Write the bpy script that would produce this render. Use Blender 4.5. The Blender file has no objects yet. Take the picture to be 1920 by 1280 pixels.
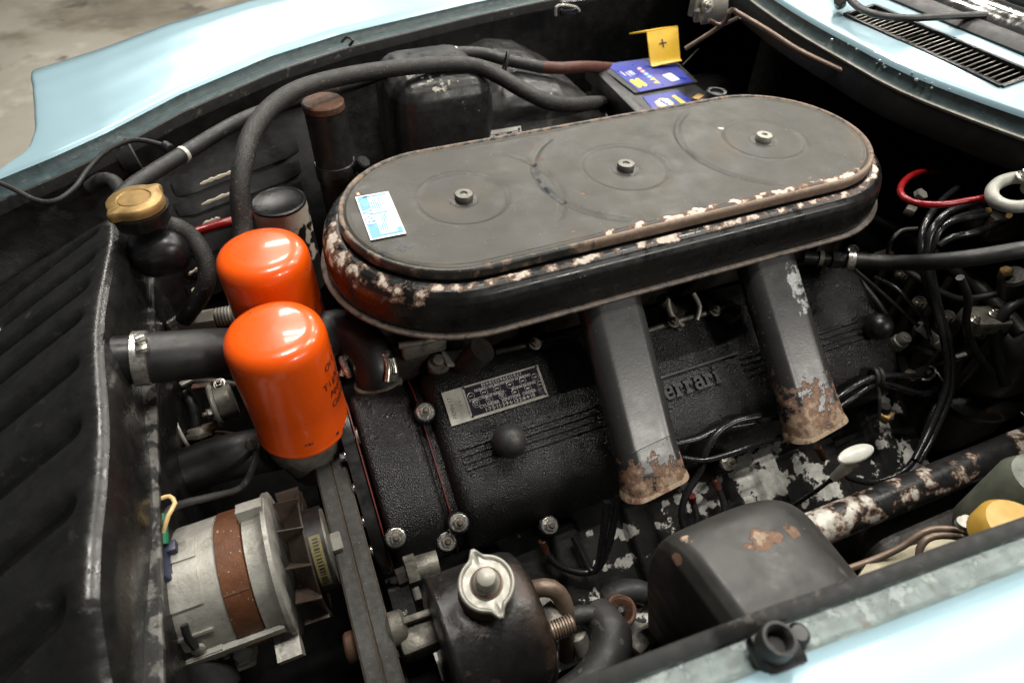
import bpy, bmesh, math, random
from mathutils import Vector as V, Matrix, noise as NZ
random.seed(7)
SC = bpy.context.scene
COL = SC.collection
# ------------------------------------------------------------------ camera
# camera axes in car coordinates: x to the windscreen, y to the far wing, z up
AX = V((0.92365888, -0.2573737, 0.28392439))
AY = V((-0.38259936, -0.66135031, 0.6451616))
AZ = V((0.02172586, -0.70453853, -0.7093331))
F = 1180.38
CAM = V((0.0, 0.0, 1.29))
cd = bpy.data.cameras.new('camera')
cam = bpy.data.objects.new('camera', cd)
COL.objects.link(cam)
right = V((AX[0], AY[0], AZ[0])); down = V((AX[1], AY[1], AZ[1])); fwd = V((AX[2], AY[2], AZ[2]))
m = Matrix.Identity(4)
for i in range(3):
    m[i][0] = right[i]; m[i][1] = -down[i]; m[i][2] = -fwd[i]; m[i][3] = CAM[i]
cam.matrix_world = m
cd.sensor_width = 36; cd.lens = F / 1920 * 36
cd.clip_start = 0.01; cd.clip_end = 60
cd.dof.use_dof = True; cd.dof.focus_distance = 0.68; cd.dof.aperture_fstop = 6.0
SC.camera = cam
# ------------------------------------------------------------------ light: workshop ceiling tubes, dim room
w = bpy.data.worlds.new('World'); SC.world = w; w.use_nodes = True
bg = w.node_tree.nodes['Background']
bg.inputs[0].default_value = (0.92, 0.96, 1.0, 1); bg.inputs[1].default_value = 0.06
TUBES = [(2.0, -2.7), (3.6, -2.7)] + [(x_, y_) for y_ in (0.75, 2.45, 4.15) for x_ in (0.3, 1.9, 3.5)]  # the two far rows are added to light the floor
for tx, ty in TUBES:
    for k in (-1, 1):
        ld = bpy.data.lights.new('ceiling_tube', 'AREA')
        ld.shape = 'RECTANGLE'; ld.size = 0.62; ld.size_y = 0.05; ld.energy = 23.0 if ty > 0 else 44.0; ld.color = (1.0, 0.957, 0.88)
        lo = bpy.data.objects.new('ceiling_tube', ld); COL.objects.link(lo)
        lo.location = (tx, ty + 0.13 * k, 3.2)
SC.view_settings.view_transform = 'Standard'; SC.view_settings.look = 'None'
SC.view_settings.exposure = 0.0; SC.view_settings.gamma = 1.0; SC.view_settings.use_curve_mapping = False

# ------------------------------------------------------------------ pixel helpers (photograph pixels -> places)
def ray(px, py):
    c = V((px - 960, py - 640, F)); return V((AX.dot(c), AY.dot(c), AZ.dot(c)))
def pz(px, py, z):
    d = ray(px, py); return CAM + d * ((z - CAM.z) / d.z)
def pyy(px, py, y):
    d = ray(px, py); return CAM + d * ((y - CAM.y) / d.y)
def pxx(px, py, x):
    d = ray(px, py); return CAM + d * ((x - CAM.x) / d.x)
def pd(px, py, dep):
    return CAM + ray(px, py) * (dep / F)
def ppl(px, py, p0, n):
    d = ray(px, py); return CAM + d * (n.dot(p0 - CAM) / n.dot(d))
def pp(t):
    if len(t) == 3: return pz(*t)
    return {'y': pyy, 'x': pxx, 'd': pd}[t[2]](t[0], t[1], t[3])
def lerp(a, b, t): return a + (b - a) * t
def interp(x, tab):
    if x <= tab[0][0]: return tab[0][1]
    for (a, b), (c, d) in zip(tab, tab[1:]):
        if x <= c: return b + (d - b) * (x - a) / (c - a)
    return tab[-1][1]
def sm(a, b, x):
    t = max(0, min(1, (x - a) / (b - a))); return t * t * (3 - 2 * t)

# ------------------------------------------------------------------ materials
def mat(name, col, rough=0.5, metal=0.0, coat=0.0, coat_r=0.08, spec=0.5, var=0.2, vs=40.0, rvar=0.12, layers=(), bump=(), speck=None, trans=0.0):
    """layers: (colour, threshold, softness, noise scale, use wear attribute, rough, metal)"""
    mt = bpy.data.materials.new(name); mt.use_nodes = True
    nt = mt.node_tree; N = nt.nodes; L = nt.links
    bs = N['Principled BSDF']
    tc = N.new('ShaderNodeTexCoord').outputs['Object']
    def noise(sc, det=6, ro=0.6, seed=0.0):
        n = N.new('ShaderNodeTexNoise'); n.inputs['Scale'].default_value = sc; n.inputs['Detail'].default_value = det
        n.inputs['Roughness'].default_value = ro
        if seed:
            mp = N.new('ShaderNodeMapping'); mp.inputs['Location'].default_value = (seed, seed * 1.7, -seed); L.new(tc, mp.inputs[0]); L.new(mp.outputs[0], n.inputs['Vector'])
        else: L.new(tc, n.inputs['Vector'])
        return n.outputs['Fac']
    def mrange(src, a, b, c, d):
        r = N.new('ShaderNodeMapRange'); L.new(src, r.inputs[0])
        for i, q in enumerate((a, b, c, d)): r.inputs[i + 1].default_value = q
        return r.outputs[0]
    def mixc(fac, a, b):
        x = N.new('ShaderNodeMix'); x.data_type = 'RGBA'; L.new(fac, x.inputs[0])
        for s, q in ((6, a), (7, b)):
            if isinstance(q, tuple): x.inputs[s].default_value = q + (1,)
            else: L.new(q, x.inputs[s])
        return x.outputs[2]
    def mixf(fac, a, b):
        x = N.new('ShaderNodeMix'); L.new(fac, x.inputs[0])
        for s, q in ((2, a), (3, b)):
            if isinstance(q, (int, float)): x.inputs[s].default_value = q
            else: L.new(q, x.inputs[s])
        return x.outputs[0]
    col = tuple(col)
    n0 = noise(vs, 6, 0.65)
    lo = tuple(c * (1 - var) for c in col); hi = tuple(min(1, c * (1 + var)) for c in col)
    C = mixc(mrange(n0, 0.3, 0.7, 0, 1), lo, hi)
    R = mrange(noise(vs * 1.7, 5, 0.6, 3.1), 0.3, 0.7, max(0.02, rough - rvar), min(1, rough + rvar))
    Mt = metal
    H = None
    if speck:
        sc_, thr, cl = speck
        C = mixc(mrange(noise(sc_, 2, 0.5, 9.3), thr, thr + 0.03, 0, 1), C, cl)
    for k, ly in enumerate(layers):
        cl, thr, soft, sc_, attr, ro, me = ly
        nz = noise(sc_, 7, 0.60, 5.0 + (0 if attr else k * 2.3))
        if attr:
            at = N.new('ShaderNodeAttribute'); at.attribute_name = attr if isinstance(attr, str) else 'wear'
            ad = N.new('ShaderNodeMath'); L.new(at.outputs['Fac'], ad.inputs[0]); L.new(nz, ad.inputs[1]); nz = ad.outputs[0]
        fac = mrange(nz, thr, thr + soft, 0, 1)
        c2 = mixc(mrange(noise(sc_ * 3, 4, 0.6, 1.1 + k), 0.3, 0.7, 0, 1), tuple(c * 0.72 for c in cl), tuple(min(1, c * 1.25) for c in cl))
        C = mixc(fac, C, c2); R = mixf(fac, R, ro); Mt = mixf(fac, Mt, me)
        H = fac if H is None else mixf(fac, H, 1.0)
    L.new(C, bs.inputs['Base Color']); L.new(R, bs.inputs['Roughness'])
    if isinstance(Mt, (int, float)): bs.inputs['Metallic'].default_value = Mt
    else: L.new(Mt, bs.inputs['Metallic'])
    bs.inputs['Coat Weight'].default_value = coat; bs.inputs['Coat Roughness'].default_value = coat_r
    bs.inputs['Specular IOR Level'].default_value = spec
    if trans: bs.inputs['Transmission Weight'].default_value = trans
    prev = None
    for kind, sc_, st, dist in bump:
        if kind == 'noise': h = noise(sc_, 4, 0.55, 2.2)
        elif kind == 'vor':
            vn = N.new('ShaderNodeTexVoronoi'); vn.feature = 'SMOOTH_F1'; vn.inputs['Scale'].default_value = sc_; L.new(tc, vn.inputs['Vector']); h = vn.outputs['Distance']
        elif kind == 'braid':
            vn = N.new('ShaderNodeTexVoronoi'); vn.feature = 'F1'; vn.inputs['Scale'].default_value = sc_; L.new(tc, vn.inputs['Vector']); h = vn.outputs['Distance']
        b = N.new('ShaderNodeBump'); b.inputs['Strength'].default_value = st; b.inputs['Distance'].default_value = dist
        L.new(h, b.inputs['Height'])
        if prev: L.new(prev, b.inputs['Normal'])
        prev = b.outputs[0]
    if H is not None:
        b = N.new('ShaderNodeBump'); b.invert = True; b.inputs['Strength'].default_value = 0.5; b.inputs['Distance'].default_value = 0.0006
        L.new(H, b.inputs['Height'])
        if prev: L.new(prev, b.inputs['Normal'])
        prev = b.outputs[0]
    if prev: L.new(prev, bs.inputs['Normal'])
    return mt
RUST = (0.17, 0.095, 0.06); CREAM = (0.60, 0.53, 0.45); ALU = (0.52, 0.51, 0.47)
M = {}
M['blue'] = mat('light_blue_metallic_paint', (0.35, 0.525, 0.60), 0.32, 0.25, coat=1.0, coat_r=0.05, var=0.04, vs=9, rvar=0.03)
M['gutter'] = mat('dark_teal_gutter_paint', (0.045, 0.070, 0.074), 0.4, 0.0, var=0.35, vs=60, layers=[((0.10, 0.12, 0.115), 0.57, 0.1, 70, False, 0.5, 0)], bump=[('noise', 260, 0.25, 0.001)])  # teal darker than the wing paint, with random paler mottling
M['gutter_pale'] = mat('mottled_grey_gutter_paint', (0.15, 0.19, 0.185), 0.42, 0.0, var=0.3, vs=70, layers=[((0.24, 0.285, 0.275), 0.53, 0.06, 90, False, 0.4, 0), ((0.16, 0.15, 0.13), 0.6, 0.08, 60, False, 0.6, 0)], bump=[('noise', 300, 0.3, 0.001)])
M['bay'] = mat('black_bay_paint', (0.006, 0.006, 0.006), 0.46, spec=0.25, var=0.4, vs=35, layers=[((0.02, 0.019, 0.017), 0.62, 0.12, 30, False, 0.6, 0)], bump=[('noise', 120, 0.25, 0.002)])
M['bay_scuffed'] = mat('scuffed_black_bay_paint', (0.022, 0.022, 0.021), 0.36, var=0.4, vs=40, layers=[((0.055, 0.053, 0.048), 0.58, 0.12, 25, False, 0.5, 0), ((0.42, 0.40, 0.34), 0.985, 0.02, 130, True, 0.6, 0)], bump=[('noise', 140, 0.25, 0.0015)])
M['black'] = mat('satin_black_paint', (0.008, 0.008, 0.008), 0.36, var=0.3, vs=50, bump=[('noise', 300, 0.12, 0.0006)])
M['void'] = mat('deep_black_matt', (0.003, 0.003, 0.003), 0.8, spec=0.12, var=0.4, vs=30, bump=[('noise', 60, 0.4, 0.004)])  # one near-black tone for surfaces deep in the bay
M['lid'] = mat('dusty_black_lid_paint', (0.043, 0.0400, 0.0315), 0.46, spec=0.36, var=0.16, vs=22, rvar=0.1, layers=[((0.045, 0.046, 0.048), 0.56, 0.16, 14, False, 0.34, 0), ((0.076, 0.062, 0.043), 0.55, 0.14, 9, False, 0.55, 0), ((0.20, 0.14, 0.095), 0.70, 0.02, 34, False, 0.7, 0), ((0.022, 0.024, 0.027), 0.95, 0.12, 45, 'wear2', 0.4, 0), (RUST, 0.93, 0.04, 58, True, 0.75, 0), (CREAM, 0.995, 0.04, 58, True, 0.75, 0)], speck=(420, 0.72, (0.16, 0.15, 0.12)), bump=[('noise', 160, 0.08, 0.001)])
M['housing'] = mat('chipped_black_housing_paint', (0.008, 0.008, 0.0078), 0.30, var=0.25, vs=40, layers=[(RUST, 0.935, 0.07, 58, True, 0.75, 0), (CREAM, 1.005, 0.05, 58, True, 0.72, 0)], bump=[('noise', 200, 0.1, 0.0008)])
M['flange'] = mat('rusty_flange_edge', (0.085, 0.065, 0.052), 0.6, var=0.5, vs=90, layers=[((0.02, 0.02, 0.02), 0.55, 0.08, 70, False, 0.4, 0), ((0.26, 0.12, 0.05), 0.66, 0.06, 60, False, 0.8, 0)], bump=[('noise', 500, 0.3, 0.0008)])
M['rim'] = mat('rusty_lid_rim', (0.026, 0.025, 0.022), 0.42, var=0.35, vs=90, layers=[((0.20, 0.14, 0.10), 0.95, 0.12, 70, True, 0.65, 0)], bump=[('noise', 400, 0.25, 0.0008)])
M['snorkel'] = mat('chipped_grey_black_snorkel_paint', (0.026, 0.0258, 0.025), 0.29, var=0.12, vs=30, rvar=0.035, layers=[(RUST, 0.93, 0.05, 85, True, 0.75, 0), ((0.30, 0.22, 0.15), 1.06, 0.06, 85, True, 0.75, 0)], bump=[('noise', 420, 0.06, 0.0010), ('noise', 60, 0.05, 0.001)], speck=(330, 0.70, (0.10, 0.10, 0.095)))
M['snorkel_scraped'] = mat('scraped_grey_black_snorkel_paint', (0.025, 0.025, 0.0245), 0.28, var=0.15, vs=30, rvar=0.035, layers=[((0.34, 0.35, 0.35), 1.0, 0.12, 120, 'wear2', 0.3, 0.3), (RUST, 0.93, 0.05, 85, True, 0.75, 0), ((0.30, 0.22, 0.15), 1.04, 0.06, 85, True, 0.75, 0)], bump=[('noise', 420, 0.08, 0.0010), ('noise', 60, 0.06, 0.001)], speck=(330, 0.70, (0.10, 0.10, 0.095)))
M['orange'] = mat('gloss_orange_enamel', (0.80, 0.090, 0.002), 0.30, coat=0.45, coat_r=0.07, var=0.05, vs=20, rvar=0.05, speck=(95, 0.76, (0.10, 0.06, 0.05)))
M['crackle'] = mat('black_crackle_finish', (0.006, 0.006, 0.0065), 0.36, var=0.3, vs=60, bump=[('vor', 950, 0.9, 0.0012), ('noise', 1400, 0.3, 0.0006)], speck=(900, 0.70, (0.09, 0.09, 0.09)))  # pale specks paint in the sparkle of the finish
M['script'] = mat('highlit_black_letter_paint', (0.050, 0.051, 0.053), 0.30, var=0.3, vs=90, bump=[('noise', 700, 0.3, 0.0008)])  # letters and bar lighter than the cover, highlights put into the colour
M['alu'] = mat('dull_cast_aluminium', (0.36, 0.35, 0.315), 0.52, 0.45, var=0.3, vs=45, layers=[((0.11, 0.095, 0.075), 0.56, 0.14, 40, False, 0.7, 0.1)], bump=[('noise', 420, 0.25, 0.001)])
M['alu_dark'] = mat('greasy_cast_aluminium', (0.16, 0.15, 0.125), 0.5, 0.4, var=0.4, vs=50, layers=[((0.03, 0.028, 0.024), 0.5, 0.15, 35, False, 0.6, 0)], bump=[('noise', 350, 0.3, 0.0012)])
M['steel'] = mat('bright_zinc_steel', (0.60, 0.58, 0.53), 0.3, 0.9, var=0.25, vs=150, bump=[('noise', 500, 0.12, 0.0006)])
M['plated'] = mat('dull_plated_steel', (0.32, 0.31, 0.27), 0.45, 0.3, var=0.2, vs=60, layers=[((0.16, 0.08, 0.04), 0.70, 0.06, 60, False, 0.7, 0)], bump=[('noise', 300, 0.12, 0.0006)])
M['stud'] = mat('brownish_stud_steel', (0.20, 0.165, 0.13), 0.42, 0.6, var=0.4, vs=120)
M['fan'] = mat('brown_grimy_fan', (0.035, 0.022, 0.015), 0.6, 0.1, var=0.4, vs=80)
M['nut'] = mat('dark_round_nut_steel', (0.15, 0.145, 0.125), 0.38, 0.5, var=0.25, vs=120)
M['rust'] = mat('brown_rust', (0.105, 0.05, 0.028), 0.7, 0.1, var=0.4, vs=80, layers=[((0.02, 0.017, 0.015), 0.56, 0.12, 45, False, 0.6, 0)], bump=[('noise', 350, 0.3, 0.001)])
M['rust_band'] = mat('rusty_stator_band', (0.115, 0.042, 0.016), 0.55, 0.2, var=0.3, vs=60, bump=[('noise', 500, 0.3, 0.001)], speck=(260, 0.68, (0.42, 0.33, 0.26)))
M['rust_black'] = mat('rust_stained_black_paint', (0.011, 0.010, 0.0095), 0.36, 0.1, var=0.4, vs=50, layers=[((0.055, 0.030, 0.018), 1.0, 0.25, 26, True, 0.5, 0.1), ((0.06, 0.04, 0.03), 0.6, 0.1, 60, False, 0.6, 0)], bump=[('noise', 300, 0.25, 0.001)])
M['rubber'] = mat('black_rubber', (0.009, 0.009, 0.009), 0.5, var=0.25, vs=60, bump=[('noise', 250, 0.1, 0.0006)])
M['rubber_grey'] = mat('worn_grey_rubber', (0.022, 0.022, 0.021), 0.55, var=0.35, vs=70, layers=[((0.085, 0.08, 0.07), 0.62, 0.08, 60, False, 0.7, 0)], bump=[('noise', 250, 0.2, 0.0008)])
M['braid'] = mat('braided_black_hose', (0.020, 0.020, 0.019), 0.55, var=0.3, vs=60, layers=[((0.13, 0.10, 0.075), 0.60, 0.05, 300, False, 0.8, 0)], bump=[('braid', 900, 0.6, 0.0009)])
M['wire'] = mat('glossy_black_wire', (0.013, 0.013, 0.014), 0.26, var=0.2, vs=50)
M['belt'] = mat('worn_grey_brown_belt', (0.030, 0.029, 0.026), 0.68, var=0.25, vs=80, bump=[('noise', 500, 0.3, 0.0008)], speck=(500, 0.7, (0.16, 0.14, 0.11)))
M['belt_edge'] = mat('frayed_belt_edge', (0.055, 0.042, 0.028), 0.8, var=0.4, vs=150)
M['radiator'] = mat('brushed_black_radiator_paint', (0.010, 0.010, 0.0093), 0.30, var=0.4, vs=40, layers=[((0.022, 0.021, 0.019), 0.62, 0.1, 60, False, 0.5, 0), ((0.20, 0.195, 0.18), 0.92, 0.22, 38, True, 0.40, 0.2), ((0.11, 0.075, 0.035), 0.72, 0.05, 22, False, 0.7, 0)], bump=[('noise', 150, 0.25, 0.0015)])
M['flange_bare'] = mat('scraped_bare_flange', (0.13, 0.127, 0.117), 0.38, 0.3, var=0.4, vs=90, layers=[((0.012, 0.012, 0.012), 0.46, 0.06, 55, False, 0.4, 0)], bump=[('noise', 400, 0.3, 0.001)])
M['brass'] = mat('dull_brass', (0.34, 0.22, 0.085), 0.48, 0.55, var=0.15, vs=50, bump=[('noise', 300, 0.1, 0.0006)])
M['flake'] = mat('black_paint_flaking_to_white_metal', (0.018, 0.018, 0.017), 0.45, var=0.4, vs=60, layers=[((0.10, 0.095, 0.085), 0.93, 0.05, 36, True, 0.6, 0.1), ((0.78, 0.77, 0.72), 0.955, 0.02, 36, True, 0.5, 0.0)], bump=[('noise', 240, 0.35, 0.0018)])
M['tube_flake'] = mat('frame_tube_flaking_paint', (0.016, 0.016, 0.016), 0.33, var=0.3, vs=60, layers=[(RUST, 0.94, 0.05, 44, True, 0.7, 0), ((0.50, 0.48, 0.43), 0.98, 0.06, 44, True, 0.5, 0.15)], bump=[('noise', 240, 0.2, 0.001)])
M['dome'] = mat('matt_black_tower_paint', (0.030, 0.0295, 0.027), 0.47, var=0.22, vs=28, layers=[((0.09, 0.09, 0.088), 0.62, 0.09, 26, False, 0.6, 0), (RUST, 0.93, 0.03, 70, True, 0.75, 0), ((0.33, 0.25, 0.18), 1.03, 0.05, 95, True, 0.75, 0)], bump=[('noise', 200, 0.12, 0.001)])
M['red'] = mat('dark_red_wire', (0.22, 0.006, 0.008), 0.28, var=0.15, vs=50)
M['redbrown'] = mat('red_brown_cable_sleeve', (0.075, 0.022, 0.012), 0.55, var=0.35, vs=60)
M['green'] = mat('green_sleeve', (0.01, 0.15, 0.07), 0.4, var=0.1)
M['tan'] = mat('tan_wire', (0.62, 0.44, 0.20), 0.4, var=0.1)
M['navy'] = mat('navy_connector', (0.018, 0.022, 0.05), 0.45, var=0.3)
M['white'] = mat('off_white_plastic', (0.56, 0.55, 0.50), 0.3, var=0.08, vs=60)
M['paper'] = mat('white_printed_foil', (0.78, 0.80, 0.80), 0.4, var=0.05)
M['foil_blue'] = mat('light_blue_print', (0.10, 0.34, 0.70), 0.4, var=0.08, vs=120)
M['plate'] = mat('dull_aluminium_plate', (0.60, 0.585, 0.51), 0.38, 0.35, var=0.2, vs=60, bump=[('noise', 300, 0.15, 0.0006)])
M['plate_dark'] = mat('dark_etched_plate', (0.035, 0.03, 0.045), 0.32, 0.3, var=0.4, vs=80, layers=[((0.22, 0.22, 0.20), 0.62, 0.1, 45, False, 0.4, 0.4)])
M['etch'] = mat('pale_etched_lettering', (0.72, 0.71, 0.67), 0.4, 0.3, var=0.15, vs=90)
M['ink'] = mat('black_ink', (0.03, 0.012, 0.01), 0.5, var=0.2)
M['battery'] = mat('black_battery_plastic', (0.016, 0.016, 0.017), 0.42, var=0.2, vs=50)
M['batt_blue'] = mat('royal_blue_label', (0.028, 0.040, 0.30), 0.35, var=0.08, vs=20)
M['batt_yellow'] = mat('yellow_print', (0.80, 0.62, 0.06), 0.4, var=0.06)
M['cover_yellow'] = mat('yellow_terminal_cover', (0.72, 0.44, 0.035), 0.4, var=0.1, vs=30)
M['pink'] = mat('pink_print', (0.65, 0.25, 0.28), 0.4, var=0.1)
M['sky_print'] = mat('sky_blue_print', (0.12, 0.35, 0.75), 0.4, var=0.1)
M['cream'] = mat('peeling_cream_paint', (0.58, 0.52, 0.43), 0.6, var=0.12, vs=60, layers=[((0.02, 0.02, 0.02), 0.50, 0.02, 45, True, 0.4, 0)])
M['cream_edge'] = mat('bare_cream_edge', (0.55, 0.50, 0.40), 0.6, var=0.15, vs=80)
M['chrome'] = mat('chrome_trim', (0.75, 0.74, 0.70), 0.16, 1.0, var=0.08, vs=60)
M['glass'] = mat('dim_windscreen_glass', (0.16, 0.16, 0.135), 0.12, 0.0, coat=0.5, var=0.2, vs=3)
M['slat'] = mat('grey_grille_metal', (0.13, 0.125, 0.11), 0.42, 0.5, var=0.25, vs=80)
M['ringcast'] = mat('pale_cast_bracket', (0.36, 0.36, 0.32), 0.55, 0.2, var=0.25, vs=60, bump=[('noise', 400, 0.35, 0.0012)])
M['casting'] = mat('oily_brown_casting', (0.022, 0.019, 0.015), 0.5, 0.2, var=0.4, vs=40, bump=[('noise', 200, 0.3, 0.002)])
M['pipe'] = mat('brown_copper_pipe', (0.16, 0.115, 0.085), 0.45, 0.4, var=0.25, vs=70)
M['beige'] = mat('stained_beige_board', (0.38, 0.34, 0.24), 0.75, var=0.25, vs=50, layers=[((0.12, 0.10, 0.07), 0.6, 0.06, 60, False, 0.8, 0)])
M['bottle'] = mat('cloudy_green_plastic', (0.10, 0.11, 0.085), 0.38, var=0.25, vs=35)
M['bottle_cap'] = mat('yellow_plastic_cap', (0.48, 0.29, 0.05), 0.45, var=0.15, vs=60)
M['gasket'] = mat('red_gasket', (0.11, 0.012, 0.008), 0.5, var=0.3, vs=90)
M['yellow_dim'] = mat('faded_yellow_belt_print', (0.13, 0.11, 0.04), 0.6, var=0.3, vs=200)
M['drop'] = mat('water_drop', (0.3, 0.38, 0.40), 0.05, 0.0, var=0.05, spec=0.8)
# concrete floor
M['floor'] = mat('stained_concrete', (0.34, 0.315, 0.265), 0.7, var=0.12, vs=2.2, layers=[((0.42, 0.40, 0.34), 0.54, 0.12, 2.4, False, 0.7, 0), ((0.22, 0.195, 0.155), 0.55, 0.10, 1.3, False, 0.55, 0), ((0.13, 0.115, 0.095), 0.60, 0.06, 3.0, False, 0.5, 0)], bump=[('noise', 40, 0.2, 0.006)])

# ------------------------------------------------------------------ geometry builder
def basis(a, hint=None):
    a = V(a).normalized()
    h = V(hint) if hint else (V((0, 0, 1)) if abs(a.z) < 0.9 else V((1, 0, 0)))
    b = (h - a * h.dot(a)).normalized(); return a, b, a.cross(b)
def catmull(pts, step):
    pts = [V(p) for p in pts]
    if len(pts) == 2:
        n = max(1, int((pts[1] - pts[0]).length / step)); return [pts[0].lerp(pts[1], i / n) for i in range(n + 1)]
    e = [pts[0] * 2 - pts[1]] + pts + [pts[-1] * 2 - pts[-2]]; out = []
    for i in range(1, len(e) - 2):
        p0, p1, p2, p3 = e[i - 1:i + 3]; n = max(2, int((p2 - p1).length / step))
        for k in range(n):
            t = k / n
            out.append(0.5 * ((2 * p1) + (p2 - p0) * t + (2 * p0 - 5 * p1 + 4 * p2 - p3) * t * t + (3 * p1 - p0 - 3 * p2 + p3) * t ** 3))
    out.append(pts[-1]); return out
class G:
    def __init__(s): s.v = []; s.f = []; s.m = []
    def add(s, vs, fs, mi=0):
        o = len(s.v); s.v += [V(p) for p in vs]; s.f += [tuple(i + o for i in f) for f in fs]; s.m += [mi] * len(fs); return s
    def rings(s, rs, mi=0, closed=True, cap0=True, cap1=True, loop=False):
        n = len(rs[0]); vs = [p for r in rs for p in r]; fs = []
        for i in range(len(rs) - (0 if loop else 1)):
            j = (i + 1) % len(rs)
            for k in range(n if closed else n - 1):
                k2 = (k + 1) % n; fs.append((i * n + k, i * n + k2, j * n + k2, j * n + k))
        if cap0 and not loop: fs.append(tuple(reversed(range(n))))
        if cap1 and not loop: fs.append(tuple((len(rs) - 1) * n + k for k in range(n)))
        return s.add(vs, fs, mi)
    def lathe(s, c, axis, prof, n=32, mi=0, hint=None, cap0=True, cap1=True):
        a, b, d = basis(axis, hint); c = V(c)
        return s.rings([[c + a * h + (b * math.cos(2 * math.pi * k / n) + d * math.sin(2 * math.pi * k / n)) * max(r, 1e-5) for k in range(n)] for r, h in prof], mi, True, cap0, cap1)
    def cyl(s, p0, p1, r0, r1=None, n=20, mi=0, bev=0.0):
        p0, p1 = V(p0), V(p1); L = (p1 - p0).length; r1 = r0 if r1 is None else r1
        pr = [(r0, 0), (r1, L)] if not bev else [(r0 - bev, 0), (r0, bev), (r1, L - bev), (r1 - bev, L)]
        return s.lathe(p0, p1 - p0, pr, n, mi)
    def tube(s, pts, r, n=10, mi=0, step=0.006, smooth=True, hint=None, flat=None):
        P = catmull(pts, step) if smooth else [V(p) for p in pts]
        t = (P[1] - P[0]).normalized(); _, b, d = basis(t, hint); rs = []
        for i, p in enumerate(P):
            t = ((P[i + 1] if i + 1 < len(P) else P[i]) - (P[i - 1] if i else P[i])).normalized()
            b = (b - t * b.dot(t)).normalized(); d = t.cross(b)
            rr = r(i / (len(P) - 1)) if callable(r) else r
            fx = flat or 1.0
            rs.append([p + b * (math.cos(2 * math.pi * k / n) * rr * fx) + d * (math.sin(2 * math.pi * k / n) * rr) for k in range(n)])
        return s.rings(rs, mi)
    def box(s, c, size, R=None, bev=0.0, mi=0, seg=2):
        bm = bmesh.new(); bmesh.ops.create_cube(bm, size=1.0)
        for v in bm.verts: v.co = V((v.co.x * size[0], v.co.y * size[1], v.co.z * size[2]))
        if bev: bmesh.ops.bevel(bm, geom=bm.edges[:], offset=min(bev, min(size) * 0.49), segments=seg, affect='EDGES', profile=0.5)
        bm.verts.index_update(); R = R or Matrix.Identity(3); c = V(c)
        s.add([c + R @ v.co for v in bm.verts], [tuple(v.index for v in f.verts) for f in bm.faces], mi); bm.free(); return s
    def sphere(s, c, r, n=20, mi=0, sq=(1, 1, 1)):
        c = V(c); rs = []
        for i in range(n // 2 + 1):
            a = math.pi * i / (n // 2)
            rs.append([c + V((max(math.sin(a), 1e-4) * math.cos(2 * math.pi * k / n) * r * sq[0], max(math.sin(a), 1e-4) * math.sin(2 * math.pi * k / n) * r * sq[1], math.cos(a) * r * sq[2])) for k in range(n)])
        return s.rings(rs, mi)
    def hexn(s, c, axis, r, h, mi=0, hint=None):
        return s.lathe(c, axis, [(r * 0.93, 0), (r, h * 0.08), (r, h * 0.85), (r * 0.86, h)], 6, mi, hint)
    def grid(s, fn, nu, nv, mi=0):
        vs = [fn(i / nu, j / nv) for i in range(nu + 1) for j in range(nv + 1)]
        fs = [(i * (nv + 1) + j, (i + 1) * (nv + 1) + j, (i + 1) * (nv + 1) + j + 1, i * (nv + 1) + j + 1) for i in range(nu) for j in range(nv)]
        return s.add(vs, fs, mi)
    def slab(s, quad, th, mi=0):
        q = [V(p) for p in quad]; n = (q[1] - q[0]).cross(q[2] - q[0]).normalized() * th; k = len(q)
        fs = [tuple(range(k)), tuple(reversed(range(k, 2 * k)))] + [(i, i + k, (i + 1) % k + k, (i + 1) % k) for i in range(k)]
        fs = [fs[0], fs[1]] + [tuple(reversed(f)) for f in fs[2:]]
        return s.add([p + n for p in q] + q, [fs[0], fs[1]] + fs[2:], mi)
    def ring_torus(s, c, axis, R, r, n=32, k=10, mi=0, sx=1.0):
        a, b, d = basis(axis); c = V(c); rs = []
        for i in range(n):
            t = 2 * math.pi * i / n; e = b * math.cos(t) * sx + d * math.sin(t)
            rs.append([c + e * R + (e.normalized() * math.cos(2 * math.pi * j / k) + a * math.sin(2 * math.pi * j / k)) * r for j in range(k)])
        return s.rings(rs, mi, True, False, False, True)
BASE = {}
def emit(name, g, mats, parent=None, ang=38, wear=None, wear2=None, label=None, cat=None, group=None, kind=None, recalc=True):
    if isinstance(mats, str): mats = [mats]
    me = bpy.data.meshes.new(name)
    if parent is not None: L = BASE[parent]
    else:
        xs = [p.x for p in g.v]; ys = [p.y for p in g.v]; zs = [p.z for p in g.v]
        L = V(((min(xs) + max(xs)) / 2, (min(ys) + max(ys)) / 2, min(zs)))
    me.from_pydata([p - L for p in g.v], [], g.f)
    for k in mats: me.materials.append(M[k])
    me.polygons.foreach_set('material_index', g.m)
    if recalc:
        bm = bmesh.new(); bm.from_mesh(me); bmesh.ops.recalc_face_normals(bm, faces=bm.faces[:]); bm.to_mesh(me); bm.free()
    me.polygons.foreach_set('use_smooth', [True] * len(me.polygons))
    me.set_sharp_from_angle(angle=math.radians(ang))
    if wear:
        at = me.attributes.new('wear', 'FLOAT', 'POINT'); at.data.foreach_set('value', [wear(p) for p in g.v])
    if wear2:
        at = me.attributes.new('wear2', 'FLOAT', 'POINT'); at.data.foreach_set('value', [wear2(p) for p in g.v])
    o = bpy.data.objects.new(name, me); COL.objects.link(o)
    if parent is not None: o.parent = parent
    else: o.location = L
    BASE[o] = L
    if label: o['label'] = label
    if cat: o['category'] = cat
    if group: o['group'] = group
    if kind: o['kind'] = kind
    return o
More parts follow.
